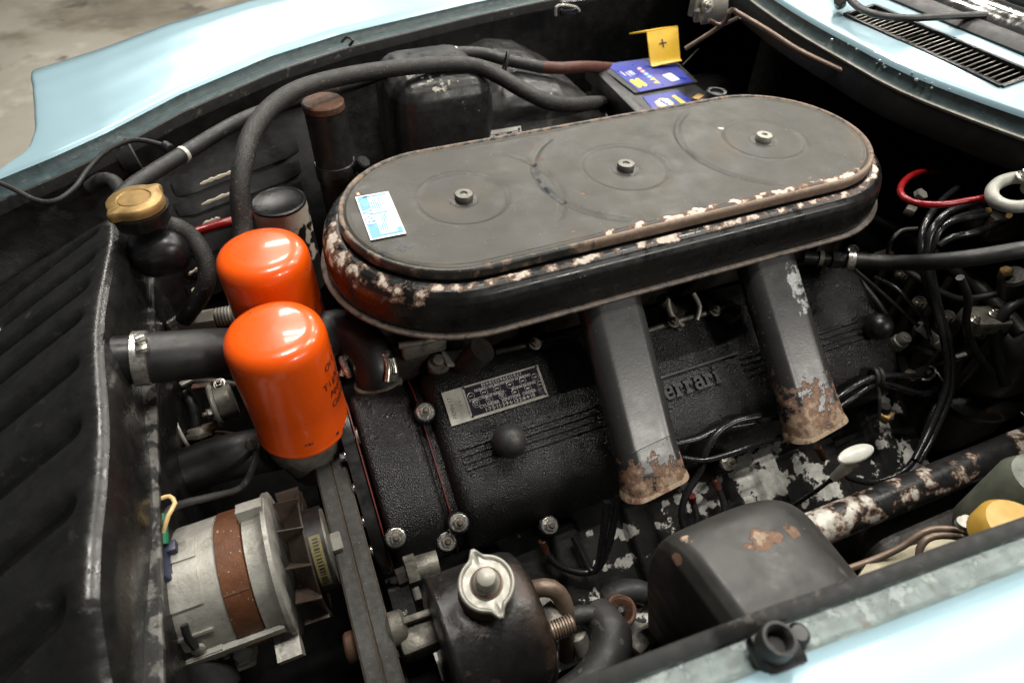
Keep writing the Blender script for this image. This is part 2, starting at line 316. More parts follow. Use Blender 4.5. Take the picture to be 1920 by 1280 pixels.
def thing(name, label, cat, loc, group=None):
    o = bpy.data.objects.new(name, None); COL.objects.link(o); o.location = V(loc); o.empty_display_size = 0.02
    o['label'] = label; o['category'] = cat
    if group: o['group'] = group
    BASE[o] = V(loc); return o
def text(name, s, size, org, rt, up, mt, parent, ex=0.00025, align='CENTER', bold=0.0, sx=1.0):
    cu = bpy.data.curves.new('t', 'FONT'); cu.body = s; cu.size = size; cu.align_x = align; cu.align_y = 'CENTER'; cu.extrude = ex / 2; cu.offset = bold; cu.resolution_u = 3
    ob = bpy.data.objects.new('t', cu); COL.objects.link(ob)
    dg = bpy.context.evaluated_depsgraph_get(); me0 = bpy.data.meshes.new_from_object(ob.evaluated_get(dg))
    bpy.data.objects.remove(ob); bpy.data.curves.remove(cu)
    rt = V(rt).normalized(); up = V(up); up = (up - rt * up.dot(rt)).normalized(); nn = rt.cross(up); org = V(org)
    g = G(); g.add([org + rt * v.co.x * sx + up * v.co.y + nn * (v.co.z + ex / 2) for v in me0.vertices], [tuple(p.vertices) for p in me0.polygons])
    bpy.data.meshes.remove(me0)
    return emit(name, g, mt, parent, recalc=False)
def blob(pts):
    """wear field: list of (point, radius, amount)"""
    def fn(p):
        b = 0.0
        for c, r, a in pts:
            d = (p - c).length / r
            if d < 1.6: b = max(b, a * (1 - sm(0.5, 1.6, d)))
        return b
    return fn
def bolt(name, p, axis, r, parent, h=0.006, stud=True, washer=True, mt='steel', mt2='stud'):
    g = G(); a = V(axis).normalized(); p = V(p)
    if washer: g.lathe(p, a, [(r * 1.45, 0), (r * 1.45, h * 0.22), (r * 1.3, h * 0.3)], 18, 0)
    g.hexn(p + a * h * 0.25, a, r, h * 0.85, 0)
    if stud: g.lathe(p + a * h, a, [(r * 0.52, 0), (r * 0.52, h * 0.5), (r * 0.3, h * 0.7)], 12, 1)
    return emit(name, g, [mt, mt2], parent, ang=30)
def hose(name, label, cat, pts, r, mt, group=None, n=14, parent=None, step=0.006):
    g = G(); g.tube([pp(t) if not isinstance(t, V) else t for t in pts], r, n, step=step)
    return emit(name, g, mt, parent, label=label, cat=cat, group=group)

# ================================================================== SETTING
g = G(); g.grid(lambda u, v: V((lerp(-6, 8, u), lerp(-4, 14, v), 0)), 4, 4)
emit('floor', g, 'floor', kind='structure')

# ================================================================== CAR BODY (wings, inner panels, cowl)
body = thing('car_body', 'light blue car body shell around the open engine bay', 'car body', (0.3, 0.55, 0.05))
EDGE = [pz(*t) for t in [(-140, 412, .862), (-60, 368, .868), (0, 336, .875), (100, 295, .884), (201, 249, .893), (336, 178, .905), (504, 107, .915), (640, 64, .92), (875, 8, .928), (1000, -18, .932), (1250, -62, .936), (1500, -100, .938)]]
YE = [(p.x, p.y) for p in EDGE]; ZE = [(p.x, p.z) for p in EDGE]
WT = [(-0.4, 1.12), (-0.25, 1.08), (0.1, 0.95), (0.5, 1.0), (1.2, 1.0)]
SEC = [(0, 0), (.004, .004), (.012, .008), (.04, .016), (.08, .026), (.12, .031), (.16, .030), (.19, .023), (.215, .010), (.235, -.012), (.25, -.045), (.262, -.10), (.27, -.2), (.272, -.4)]
SECD = [(i / (len(SEC) - 1), a) for i, (a, b) in enumerate(SEC)]; SECZ = [(i / (len(SEC) - 1), b) for i, (a, b) in enumerate(SEC)]
XEND = [(0, -.315), (.04, -.300), (.06, -.280), (.10, -.266), (.2, -.258), (.35, -.258), (.5, -.260), (.75, -.270), (.95, -.284), (1, -.285)]
def wing(u, t):
    tt = t * (len(SEC) - 1); x0 = interp(interp(t, SECD) / .27, XEND); x = lerp(x0, 1.15, max(0, (u - 0.06) / 0.94)); drop = 0
    if u < 0.06:
        q = 1 - u / 0.06; a = q * math.pi / 2
        x -= 0.007 * math.sin(min(a * 1.6, math.pi / 2)); drop = 0.007 * (1 - math.cos(min(a * 1.6, math.pi / 2))) + 0.3 * max(0, q - 0.62)
    return V((x, interp(x, YE) + interp(t, SECD) * interp(x, WT), interp(x, ZE) + interp(t, SECZ) - drop + interp(x, [(-.35, .020), (-.1, .008), (.1, 0)]) * sm(.25, .55, t) * (1 - sm(.75, .95, t) * .6)))
g = G(); g.grid(wing, 150, 52); emit('front_wing', g, 'blue', body, ang=60, label='far light blue front wing with glossy crest and nose end')
def gut(prof, ye=interp):
    return lambda u, t: (lambda x, k: V((x, interp(x, YE) + prof[k][0], interp(x, ZE) + prof[k][1])))(lerp(-.40, 1.15, u), min(len(prof) - 1, round(t * (len(prof) - 1))))
GP = [(0, 0), (-.002, -.010), (-.004, -.012), (-.030, -.014), (-.033, -.012)]
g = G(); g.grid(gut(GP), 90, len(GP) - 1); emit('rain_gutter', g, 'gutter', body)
GP = [(-.033, -.0125), (-.034, -.008), (-.036, -.0075), (-.0375, -.009), (-.038, -.016), (-.038, -.03)]
g = G(); g.grid(gut(GP), 90, len(GP) - 1); emit('gutter_flange', g, 'rubber_grey', body)
def inner(u, t):
    x = lerp(-.40, 1.1, u); y0 = interp(x, YE) - .040; z0 = interp(x, ZE) - .022
    z = lerp(z0, .38, t); y = y0 - .10 * sm(0.05, 0.4, t) * (1 - sm(.25, .6, x)) - .02 * t
    return V((x, y, z))
g = G(); g.grid(inner, 40, 24); emit('inner_wing_panel', g, 'bay', body)
# louvres pressed in the far inner panel
def iny(x, z):
    z0 = interp(x, ZE) - .022; return inner((x + .40) / 1.5, (z0 - z) / (z0 - .38)).y
def pin(px, py, off=0.0):
    y = .85
    for _ in range(12): p = pyy(px, py, y); y = iny(p.x, p.z) - off
    return pyy(px, py, y)
def louv(pa, pb):
    a, b = pin(*pa), pin(*pb); g = G(); rs = []
    for k in range(9):
        q = a.lerp(b, k / 8); y = iny(q.x, q.z); e = 1 if 0 < k < 8 else .2
        rs.append([V((q.x, y + dy * (e if dy < 0 else 1), q.z + dz)) for dy, dz in ((.004, .016), (-.006, .004), (-.010, -.002), (-.008, -.004), (.004, -.003))])
    g.rings(rs); return emit('louvre', g, 'bay', body)
for k in range(7): louv((330 + 5 * k, 366 + 38 * k), (560 + 5 * k, 280 + 40 * k))
def strip(px0, py0, px1, py1, th=.0030):
    a, b = pin(px0, py0, .0105), pin(px1, py1, .0105); g = G(); n = 9; pts = []
    for i in range(n + 1):
        q = a.lerp(b, i / n); j = random.uniform(.35, 1.0) * th if 0 < i < n else th * .15
        pts.append([q + V((0, 0, j)), q + V((0, 0, -j)), q + V((0, .004, -j)), q + V((0, .004, j))])
    g.rings(pts); return g
for a in [(375, 346, 438, 322), (378, 384, 437, 361), (380, 422, 413, 409), (336, 484, 368, 469), (354, 516, 378, 501), (359, 548, 372, 540), (401, 532, 406, 515)]:
    emit('bare_paint_edge', strip(*a), 'cream_edge', body)
# far bulges of the inner panel
def hull(c, size, bev, mi=0, R=None, taper=0.0, nseg=5):
    g = G(); g.box(c, size, R, bev, mi, nseg)
    if taper:
        for p in g.v: k = 1 + taper * (c[2] + size[2] / 2 - p.z) / size[2]; p.x = c[0] + (p.x - c[0]) * k; p.y = c[1] + (p.y - c[1]) * k
    return g
def subdiv(g, n=2):
    bm = bmesh.new(); vs = [bm.verts.new(p) for p in g.v]
    for f in g.f:
        try: bm.faces.new([vs[i] for i in f])
        except ValueError: pass
    bmesh.ops.subdivide_edges(bm, edges=bm.edges[:], cuts=n, use_grid_fill=True); bm.verts.index_update()
    o = G(); o.add([v.co.copy() for v in bm.verts], [tuple(v.index for v in f.verts) for f in bm.faces]); bm.free(); return o
b1 = hull((.262, .925, .74), (.155, .16, .36), .04, taper=.14)
b1 = subdiv(b1, 3)
emit('wheel_arch_box', b1, 'bay_scuffed', body, wear=blob([(V((.245, .86, .915)), .03, .42), (V((.29, .87, .90)), .022, .40), (V((.235, .85, .86)), .03, .36), (V((.29, .85, .87)), .03, .37)]))
g = G()
def hump(u, t):
    x = lerp(.335, .60, u); top = interp(u, [(0, .905), (.15, .935), (.35, .945), (.6, .92), (.8, .86), (1, .77)])
    a = t * math.pi * .55; y = .865 + .10 * (1 - math.cos(a)) - .0 * t
    return V((x, lerp(.86, 1.06, 1 - math.cos(a)), lerp(.55, top, min(1, math.sin(a) * 1.0)) if t < .9 else top))
def hump(u, t):
    x = lerp(.338, .60, u); top = interp(u, [(0, .858), (.10, .875), (.25, .882), (.45, .872), (.7, .835), (1, .76)])
    r = .045
    if t < .5:
        z = lerp(.45, top - r, t / .5); return V((x, .862 - .45 * (top - r - z), z))
    if t < .8:
        a = (t - .5) / .3 * math.pi / 2; return V((x, .862 + r * (1 - math.cos(a)), top - r + r * math.sin(a)))
    return V((x, lerp(.907, 1.08, (t - .8) / .2), top))
g.grid(hump, 40, 40); emit('spring_tower_cover', g, 'bay_scuffed', body, ang=60, wear=blob([(V((.40, .875, .872)), .015, .42), (V((.44, .868, .865)), .015, .42)]))
g = G(); a = pyy(862, 170, .855); b = pyy(881, 262, .855); g.tube([a, a.lerp(b, .5) + V((.002, 0, 0)), b], .0025, 6); emit('seam_sealer', g, 'casting', body)
# bay floor, firewall, front
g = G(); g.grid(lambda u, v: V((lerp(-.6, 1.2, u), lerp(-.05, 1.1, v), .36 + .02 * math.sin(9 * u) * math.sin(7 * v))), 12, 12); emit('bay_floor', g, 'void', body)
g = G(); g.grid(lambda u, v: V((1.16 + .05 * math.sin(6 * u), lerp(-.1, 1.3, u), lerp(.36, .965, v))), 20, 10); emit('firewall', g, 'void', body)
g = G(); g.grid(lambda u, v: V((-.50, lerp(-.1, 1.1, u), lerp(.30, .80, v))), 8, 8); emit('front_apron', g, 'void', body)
g = G(); g.box((.62, .97, .63), (.62, .22, .26), None, .015); emit('battery_shelf', g, 'bay', body)
# ---- cowl
CE = [pz(px, py, .98) for px, py in [(1330, -110), (1400, -48), (1468, 0), (1535, 40), (1599, 74), (1717, 134), (1920, 208), (2080, 258), (2300, 315)]]
CE = catmull(CE, .03); CE += [CE[-1] + V((.004 * k, -.04 * k, 0)) for k in range(1, 12)]
cprof = [(.30, .036), (.20, .026), (.10, .014), (.03, .0045), (.008, .001), (.002, -.0012), (0, -.005), (.0015, -.022), (.004, -.034)]
g = G(); rs = []
for p in CE: rs.append([V((p.x + dx, p.y, p.z + dz)) for dx, dz in cprof])
# leave the grille opening: split the cowl sheet into three strips
GA, GB, GC2, GD = pz(1588, 36, .983), pz(1617, 24, .986), pz(1918, 143, .986), pz(1880, 166, .983)
gx0 = min(GA.x, GD.x) ; gx1 = max(GB.x, GC2.x); gy0 = min(GC2.y, GD.y); gy1 = max(GA.y, GB.y)
def czz(dx): return interp(dx, sorted([(a, b) for a, b in cprof if b > -.003]))
g = G()
def cowl_sheet(xa, xb, ya, yb, nu=10, nv=24):
    def fn(u, v):
        y = lerp(ya, yb, v); xe = interp(y, CEY); x = lerp(xa(y, xe), xb(y, xe), u); return V((x, y, .98 + czz(x - xe)))
    g.grid(fn, nu, nv)
CEY = sorted([(p.y, p.x) for p in CE])
ylo, yhi = CEY[0][0], CEY[-1][0]
XR = 1.02
cowl_sheet(lambda y, e: e + .002, lambda y, e: gx0, ylo, yhi, 10, 60)
cowl_sheet(lambda y, e: gx1, lambda y, e: XR, ylo, yhi, 8, 60)
cowl_sheet(lambda y, e: gx0, lambda y, e: gx1, ylo, gy0, 8, 16)
cowl_sheet(lambda y, e: gx0, lambda y, e: gx1, gy1, yhi, 8, 30)
emit('cowl_panel', g, 'blue', body, ang=60, label='light blue cowl panel below the windscreen')
g = G(); g.rings([[V((p.x + dx, p.y, p.z + dz)) for dx, dz in ((.002, -.0007), (0.0, -.003), (-.001, -.007))] for p in CE], closed=False, cap0=False, cap1=False); emit('cowl_edge', g, 'blue', body, ang=80)
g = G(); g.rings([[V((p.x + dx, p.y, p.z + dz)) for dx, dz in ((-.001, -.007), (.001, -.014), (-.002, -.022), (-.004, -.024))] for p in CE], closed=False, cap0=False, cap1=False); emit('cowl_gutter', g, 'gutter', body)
g = G(); g.rings([[V((p.x + dx, p.y, p.z + dz)) for dx, dz in ((-.004, -.024), (-.007, -.0237), (-.008, -.0247), (-.007, -.0275), (.0, -.033))] for p in CE], closed=False, cap0=False, cap1=False); emit('cowl_flange', g, 'plated', body)
g = G(); g.rings([[V((p.x + dx, p.y, p.z + dz)) for dx, dz in ((-.006, -.028), (-.010, -.045), (-.008, -.062), (.02, -.066), (.12, -.07), (.36, -.09))] for p in CE], closed=False, cap0=False, cap1=False); emit('cowl_underside', g, 'bay', body)
# grille
gz = .98 + czz(gx0 - .757) ; gr = G()
zf = lambda x, y: .98 + czz(x - interp(y, CEY))
def bar(p0, p1, wdt, hgt, mi=0):
    a = (V(p1) - V(p0)); L = a.length; a.normalize(); R = Matrix((a, V((0, 0, 1)).cross(a), V((0, 0, 1)))).transposed()
    return (V(p0) + V(p1)) / 2, (L, wdt, hgt), R
for (xa, ya, xb, yb) in ((gx0, gy0, gx0, gy1), (gx1, gy0, gx1, gy1), (gx0, gy0, gx1, gy0), (gx0, gy1, gx1, gy1)):
    c, s_, R = bar((xa, ya, zf(xa, ya) + .0005), (xb, yb, zf(xb, yb) + .0005), .006, .005); gr.box(c, s_, R, .001)
grille = emit('cowl_grille', gr, 'black', body)
NS = 29
for k in range(NS):
    y = lerp(gy0 + .008, gy1 - .008, k / (NS - 1)); g = G()
    g.tube([V((gx0 + .003, y, zf(gx0, y) - .004)), V((lerp(gx0, gx1, .5), y - .002, zf(lerp(gx0, gx1, .5), y) - .0015)), V((gx1 - .003, y, zf(gx1, y) - .003))], .0011, 6, step=.02)
    emit('slat', g, 'slat', grille)
for t in (.33, .66):
    x = lerp(gx0, gx1, t); g = G(); g.cyl((x, gy0 + .004, zf(x, gy0) - .014), (x, gy1 - .004, zf(x, gy1) - .014), .0012, n=6); emit('support_rod', g, 'black', grille)
g = G(); g.box(((gx0 + gx1) / 2, (gy0 + gy1) / 2, .955), (gx1 - gx0 + .02, gy1 - gy0 + .02, .004)); emit('duct_floor', g, 'casting', body)
# drops on the cowl gutter
for k in range(16):
    px = random.uniform(1550, 1790); py = interp(px, [(1535, 58), (1599, 92), (1717, 146), (1920, 230)]) + random.uniform(-6, 9)
    g = G(); g.sphere(pxx(px, py, interp(.6, CEY) - .001), random.uniform(.0012, .0024), 8); emit('water_drop', g, 'drop', body)
# windscreen base: rubber, chrome strip, glass
def band(x0, x1, z0, z1, name, mt, th=.008):
    g = G(); rs = []
    for i in range(31):
        y = lerp(-.1, 1.25, i / 30); cx = .055 * ((y - .55) / .6) ** 2
        rs.append([V((x0 + cx, y, z0)), V((lerp(x0, x1, .25) + cx, y, lerp(z0, z1, .25) + th)), V((lerp(x0, x1, .75) + cx, y, lerp(z0, z1, .75) + th)), V((x1 + cx, y, z1)), V((x1 + cx, y, z1 - .02)), V((x0 + cx, y, z0 - .02))])
    g.rings(rs); return emit(name, g, mt, body, ang=50)
band(.905, .935, 1.000, 1.008, 'windscreen_rubber', 'rubber', .004)
band(.936, .965, 1.009, 1.022, 'chrome_strip', 'chrome', .006)
band(.966, .985, 1.024, 1.034, 'windscreen_seal', 'rubber', .002)
g = G(); g.grid(lambda u, v: V((.986 + .055 * ((lerp(-.1, 1.25, v) - .55) / .6) ** 2 + .5 * u, lerp(-.1, 1.25, v), 1.035 + .26 * u)), 10, 24); emit('windscreen', g, 'glass', body)
# ---- near wing
NE = [pz(px, py, .925) for px, py in [(700, 1500), (1000, 1425), (1369, 1280), (1527, 1217), (1642, 1175), (1797, 1115), (1920, 1067), (2150, 985), (2500, 870)]]
NE = catmull(NE, .02); NE += [NE[-1] + (NE[-1] - NE[-2]).normalized() * (.04 * k) for k in range(1, 14)]
nprof = [(0, 0), (-.003, .004), (-.010, .008), (-.04, .019), (-.09, .028), (-.14, .024), (-.18, 0), (-.21, -.06), (-.22, -.2)]
def sweep(line, prof): return [[V((p.x, p.y + dy, p.z + dz)) for dy, dz in prof] for p in line]
g = G(); g.rings(sweep(NE, nprof), closed=False, cap0=False, cap1=False); emit('front_wing', g, 'blue', body, ang=60, label='near light blue front wing along the gutter')
g = G(); g.rings(sweep(NE, [(0, -.001), (.003, -.008), (.006, -.010), (.026, -.011), (.028, -.010)]), closed=False, cap0=False, cap1=False); emit('rain_gutter', g, 'gutter_pale', body)
NI = [pz(px, py, .925) for px, py in [(900, 1385), (1040, 1318), (1180, 1255), (1334, 1198), (1488, 1140), (1642, 1070), (1797, 1013), (1920, 968), (2150, 900), (2500, 790)]]
NI = catmull(NI, .02); NI += [NI[-1] + (NI[-1] - NI[-2]).normalized() * (.04 * k) for k in range(1, 14)]; NIY = [(p.x, p.y) for p in NI]
rs = []
for p in NE:
    yi = max(interp(p.x, NIY), p.y + .029); rs.append([V((p.x, p.y + .0285, .9155)), V((p.x, yi - .009, .918)), V((p.x, yi - .004, .924)), V((p.x, yi - .001, .925)), V((p.x, yi, .922)), V((p.x, yi + .001, .88)), V((p.x, yi - .02, .82)), V((p.x, yi - .03, .45))])
g = G(); g.rings(rs, closed=False, cap0=False, cap1=False); emit('gutter_flange', g, 'rubber_grey', body, ang=50)
# bonnet stop on near gutter
st = thing('bonnet_stop', 'dark square block with hollow round rubber buffer on near gutter', 'bonnet stop', pz(1450, 1215, .915))
c = pz(1455, 1222, .925)
g = G(); g.box(c, (.027, .024, .015), Matrix.Rotation(math.radians(-5), 3, 'Z'), .005); emit('block', g, 'black', st)
c2 = pz(1458, 1200, .940)
g = G(); g.lathe(c2 - V((0, 0, .012)), (0, 0, 1), [(.0098, 0), (.0098, .013), (.0090, .0158), (.0074, .016), (.0062, .014), (.0058, .006), (.0001, .006)], 28, cap1=False); emit('buffer', g, 'rubber_grey', st)
c3 = pz(1500, 1185, .925); g = G(); g.cyl(c3 - V((0, 0, .012)), c3, .0065, n=16, bev=.002); emit('screw_boss', g, 'black', st)

# near spring tower dome
def dome(u, v):
    # rounded box-like hump: ridge line across, long shoulder falling to the rear
    x = lerp(.186, .214, u / .25) if u < .25 else lerp(.214, .435, (u - .25) / .75); y = lerp(.035, .150, v / .6) if v < .6 else lerp(.150, .186, (v - .6) / .4)
    top = interp(x, DTOP); k = sm(.215, .172, y)
    xs = interp(x, [(.186, 0), (.189, .25), (.193, .62), (.197, .80), (.201, .89), (.206, .95), (.212, .985), (.22, 1), (1, 1)])
    r = max(0, (y - .142) / .034); dz = .034 * (1 - math.sqrt(max(0, 1 - min(r, .985) ** 2))) + max(0, y - .175) * 18
    x0 = x; x += (.16 - y) * .10 * (1 - sm(.2, .27, x0)); z = .62 + (top - .62) * xs - dz - .05 * max(0, .1 - y)
    return V((x + .26 * max(0, .835 - z) * (1 - sm(.205, .24, x0)), y, z))
DT = [(.13, .838), (.19, .842), (.22, .850), (.26, .853), (.29, .851), (.315, .842), (.340, .820), (.368, .775), (.43, .64)]
DTOP = [(p.x, p.y) for p in catmull([V((a, b, 0)) for a, b in DT], .004)]
g = G(); g.grid(dome, 120, 80)
dt = thing('spring_tower', 'matt black rounded tower cover with bare rust patches beside near gutter', 'tower cover', (.25, .12, .6))
emit('cover', g, 'dome', dt, ang=70, wear=blob([(pz(1420, 1018, .845), .013, .64), (pz(1450, 1010, .845), .010, .60), (pz(1400, 1030, .845), .009, .60), (pz(1475, 1000, .845), .010, .46), (pz(1505, 1100, .83), .009, .62), (pz(1520, 1108, .83), .008, .5), (pz(1290, 1012, .845), .007, .5), (pz(1262, 1046, .84), .008, .52)]))
# near frame tube
a, b = pz(1545, 985, .675), pz(1905, 838, .675)
dirx = (b - a).normalized(); g = G(); g.tube([a - dirx * .10, a, a.lerp(b, .5), b, b + dirx * .5], .0190, 32, step=.006)
ft = emit('frame_tube', g, 'tube_flake', None, wear=lambda p: (lambda s_: interp(s_, [(-.5, .53), (0, .52), (.10, .47), (.22, .42), (.5, .40), (.62, .38), (.72, .32), (.85, .22), (.93, .30), (.97, .52), (1.02, .52), (1.06, .3), (2, .25)]) - (.0 if (p - (a + dirx * (p - a).dot(dirx))).z > -.004 else .12))((p - a).dot(dirx) / (b - a).length), label='black chassis tube with paint flaking to white metal behind tower cover', cat='frame tube')

# ================================================================== AIR CLEANER
YC, XA, XB, ZL = .551, .167, .590, .920
def stad(r, z, na=60, ns=140, cx=None):
    o = []
    for k in range(na): a = -math.pi / 2 + math.pi * k / na; o.append(V((XB + r * math.cos(a), YC + r * math.sin(a), z)))
    for k in range(ns): o.append(V((lerp(XB, XA, k / ns), YC + r, z)))
    for k in range(na): a = math.pi / 2 + math.pi * k / na; o.append(V((XA + r * math.cos(a), YC + r * math.sin(a), z)))
    for k in range(ns): o.append(V((lerp(XA, XB, k / ns), YC - r, z)))
    return o
def srad(p):
    x = max(XA, min(XB, p.x)); return math.hypot(p.x - x, p.y - YC)
NUTX = [.183, .378, .5745]
def nutp(i): return V((NUTX[i], YC + (.004, -.001, 0)[i], ZL))
def lidh(x, y):
    h = 0
    for i in range(3):
        n = nutp(i); d = math.hypot(x - n.x, y - n.y)
        h -= .0012 * (1 - sm(.047, .052, d)); h += .0010 * math.exp(-((d - .0505) / .0022) ** 2)
        h -= .0014 * (1 - sm(.012, .017, d))
        a = math.atan2(y - n.y, x - n.x)
        if i > 0 and abs(abs(a) - math.pi) < 1.15: h -= .0026 * math.exp(-((d - .106) / .0024) ** 2) * (1 - sm(.95, 1.15, abs(abs(a) - math.pi)))
        if i == 0 and abs(a) < .85: h -= .0020 * math.exp(-((d - .106) / .0022) ** 2) * (1 - sm(.65, .85, abs(a)))
    return h + .0006 * NZ.noise(V((x * 14, y * 14, 0)))
ac = thing('air_cleaner', 'long oval black air cleaner with three round nuts on chipped lid', 'air cleaner', (.377, YC, .85))
def near_side(p): return sm(YC - .01, YC - .07, p.y)
def wlid(p):
    r = srad(p); e = sm(.094, .104, r) * near_side(p) * interp(p.x, [(.05, 0), (.22, .05), (.28, .75), (.34, 1), (.62, 1), (.68, .5)])
    e2 = sm(.103, .109, r) * .34
    e3 = .46 * sm(.096, .108, r) * sm(.10, .05, p.x) * sm(.55, .60, p.y)
    b = blob([(pz(1020, 300, ZL), .009, .47), (pz(1095, 360, ZL), .008, .50), (pz(1080, 285, ZL), .012, .33), (pz(1350, 238, ZL), .01, .38), (pz(680, 362, ZL), .012, .42), (pz(1005, 270, ZL), .006, .4)])(p)
    return max(e * (.50 + .08 * NZ.noise(p * 20)), e2, e3, b)
g = G(); NR = 46; rs = []
for i in range(NR + 1):
    r = lerp(.0012, .1055, i / NR); rs.append([V((p.x, p.y, ZL + lidh(p.x, p.y))) for p in stad(r, ZL)])
for r, z in ((.1068, .9212), (.1085, .9214), (.1098, .9203), (.1115, .9198)): rs.append(stad(r, z))
g.rings(rs, cap0=False, cap1=False)
k0 = rs[0]; g.add([V((lerp(XA, XB, i / 140), YC + s_ * .0012, ZL + lidh(lerp(XA, XB, i / 140), YC))) for i in range(141) for s_ in (-1, 1)], [(2 * i, 2 * i + 1, 2 * i + 3, 2 * i + 2) for i in range(140)])
def wlid2(p):
    n = nutp(1); d = math.hypot(p.x - n.x, p.y - n.y); a = abs(abs(math.atan2(p.y - n.y, p.x - n.x)) - math.pi)
    s_ = .52 * math.exp(-((d - .106) / .009) ** 2) * (1 - sm(.3, .9, a)); r = srad(p)
    return max(s_, .40 * sm(.088, .104, r) * sm(.30, .16, p.x) * sm(.53, .47, p.y), blob([(pz(730, 470, ZL), .03, .42), (pz(1190, 290, ZL), .02, .36)])(p))
lid = emit('lid', g, 'lid', ac, ang=60, wear=wlid, wear2=wlid2)
g = G(); g.rings([stad(r, z) for r, z in ((.1113, .9195), (.1125, .9215), (.1145, .9225), (.1165, .9215), (.1175, .919), (.1175, .912), (.116, .910), (.112, .910))], cap0=False, cap1=False); emit('lid_rim', g, 'rim', lid, ang=70, wear=lambda p: .10 + (interp(p.x, [(.05, .34), (.24, .34), (.30, .62), (.62, .62), (.68, .5)]) if p.y < YC - .02 else interp(p.x, [(.05, .44), (.15, .40), (.6, .42), (.7, .46)])))
hp = [(.112, .9085), (.1165, .9085), (.120, .9090), (.1245, .9082), (.1290, .906), (.133, .902), (.136, .8965), (.138, .889), (.139, .880), (.1393, .868), (.139, .8635)]
def fine(pr, n=4): return [(lerp(a[0], b[0], k / n), lerp(a[1], b[1], k / n)) for a, b in zip(pr, pr[1:]) for k in range(n)] + [pr[-1]]
def whouse(p):
    r = srad(p); left = sm(.16, .08, p.x); s_ = max(near_side(p), left * sm(.62, .56, p.y), .0)
    band_ = sm(.117, .121, r) * (1 - sm(.1255, .1340, r)); band_ = max(band_, left * sm(.117, .122, r) * (1 - sm(.136, .1415, r)))
    mod = interp(p.x, [(.03, 1), (.08, .97), (.16, .93), (.25, .98), (.40, .97), (.52, .96), (.62, 1.0), (.70, .98), (.72, .9)])
    rgt = sm(.62, .70, p.x) * sm(.63, .52, p.y); bb = band_ * max(s_, rgt) * .495 * mod + .05 * NZ.noise(p * 22) * band_
    return max(bb, .28 * band_)
g = G(); g.rings([stad(r, z) for r, z in fine(hp)], cap0=False, cap1=False); emit('housing', g, 'housing', ac, ang=60, wear=whouse)
g = G(); g.rings([stad(r, z, 40, 40) for r, z in ((.1385, .8630), (.1435, .8626), (.1448, .8618), (.1452, .8605), (.1448, .8592), (.1435, .8585), (.12, .856), (.11, .846), (.001, .846))], cap0=False, cap1=True); emit('base_flange', g, 'flange', ac, ang=50)
for i in range(3):
    n = nutp(i); g = G(); zb = ZL - .003
    g.lathe((n.x, n.y, zb), (0, 0, 1), [(.016, 0), (.0155, .0012), (.0125, .0016)], 32, 1)
    g.lathe((n.x, n.y, zb + .001), (0, 0, 1), [(.0092, 0), (.0100, .001), (.0100, .0062), (.0092, .0074), (.004, .0076), (.0036, .0062), (.0001, .0062)], 32, 0, cap1=False)
    nt = emit('round_nut', g, ['nut' if i < 2 else 'plated', 'rim'], ac)
    g = G(); g.lathe((n.x, n.y, zb + .0058), (0, 0, 1), [(.0034, 0), (.0034, .0012), (.0028, .0016)], 14); emit('stud', g, 'nut', nt)
# foil sticker on the lid
q = [pz(px, py, ZL + .0016) for px, py in [(666, 370), (728, 359), (762, 438), (695, 451)]]
stk = emit('sticker', G().slab([q[3], q[2], q[1], q[0]], .0004), 'paper', ac, label='white and light blue foil sticker', recalc=True)
def qp(q, u, v, dz=0.0): return (q[0].lerp(q[1], u)).lerp(q[3].lerp(q[2], u), v) + V((0, 0, dz))
def qrect(q, u0, v0, u1, v1, dz): return [qp(q, u0, v1, dz), qp(q, u1, v1, dz), qp(q, u1, v0, dz), qp(q, u0, v0, dz)]
zs = .0006
for (u0, v0, u1, v1) in [(.05, .03, .33, .97), (.33, .92, .95, .96), (.20, .04, .9, .065), (.82, .84, .95, .92)]:
    emit('print_block', G().slab(qrect(q, u0, v0, u1, v1, zs), .0002), 'foil_blue', stk)
upS = (q[0] - q[1]).normalized(); rtS = (q[0] - q[3]).normalized()
text('lettering', 'FISPA', .0120, qp(q, .20, .52, zs + .0004), rtS, upS, 'paper', stk, bold=.0003)
rows = [.39, .45, .51, .57, .63, .70]
for k, u in enumerate(rows):
    for (v0, v1) in ((.10, .40), (.50, .86)):
        n = random.randint(2, 4); cuts = sorted(random.uniform(v0, v1) for _ in range(n))
        a = v0
        for c in cuts + [v1]:
            if c - a > .03 and random.random() < .8 and not (k > 4 and random.random() < .6): emit('print_line', G().slab(qrect(q, u - .017, a, u + .017, c - .012, zs), .0002), 'foil_blue', stk)
            a = c
emit('print_block', G().slab(qrect(q, .34, .45, .74, .475, zs), .0002), 'foil_blue', stk)
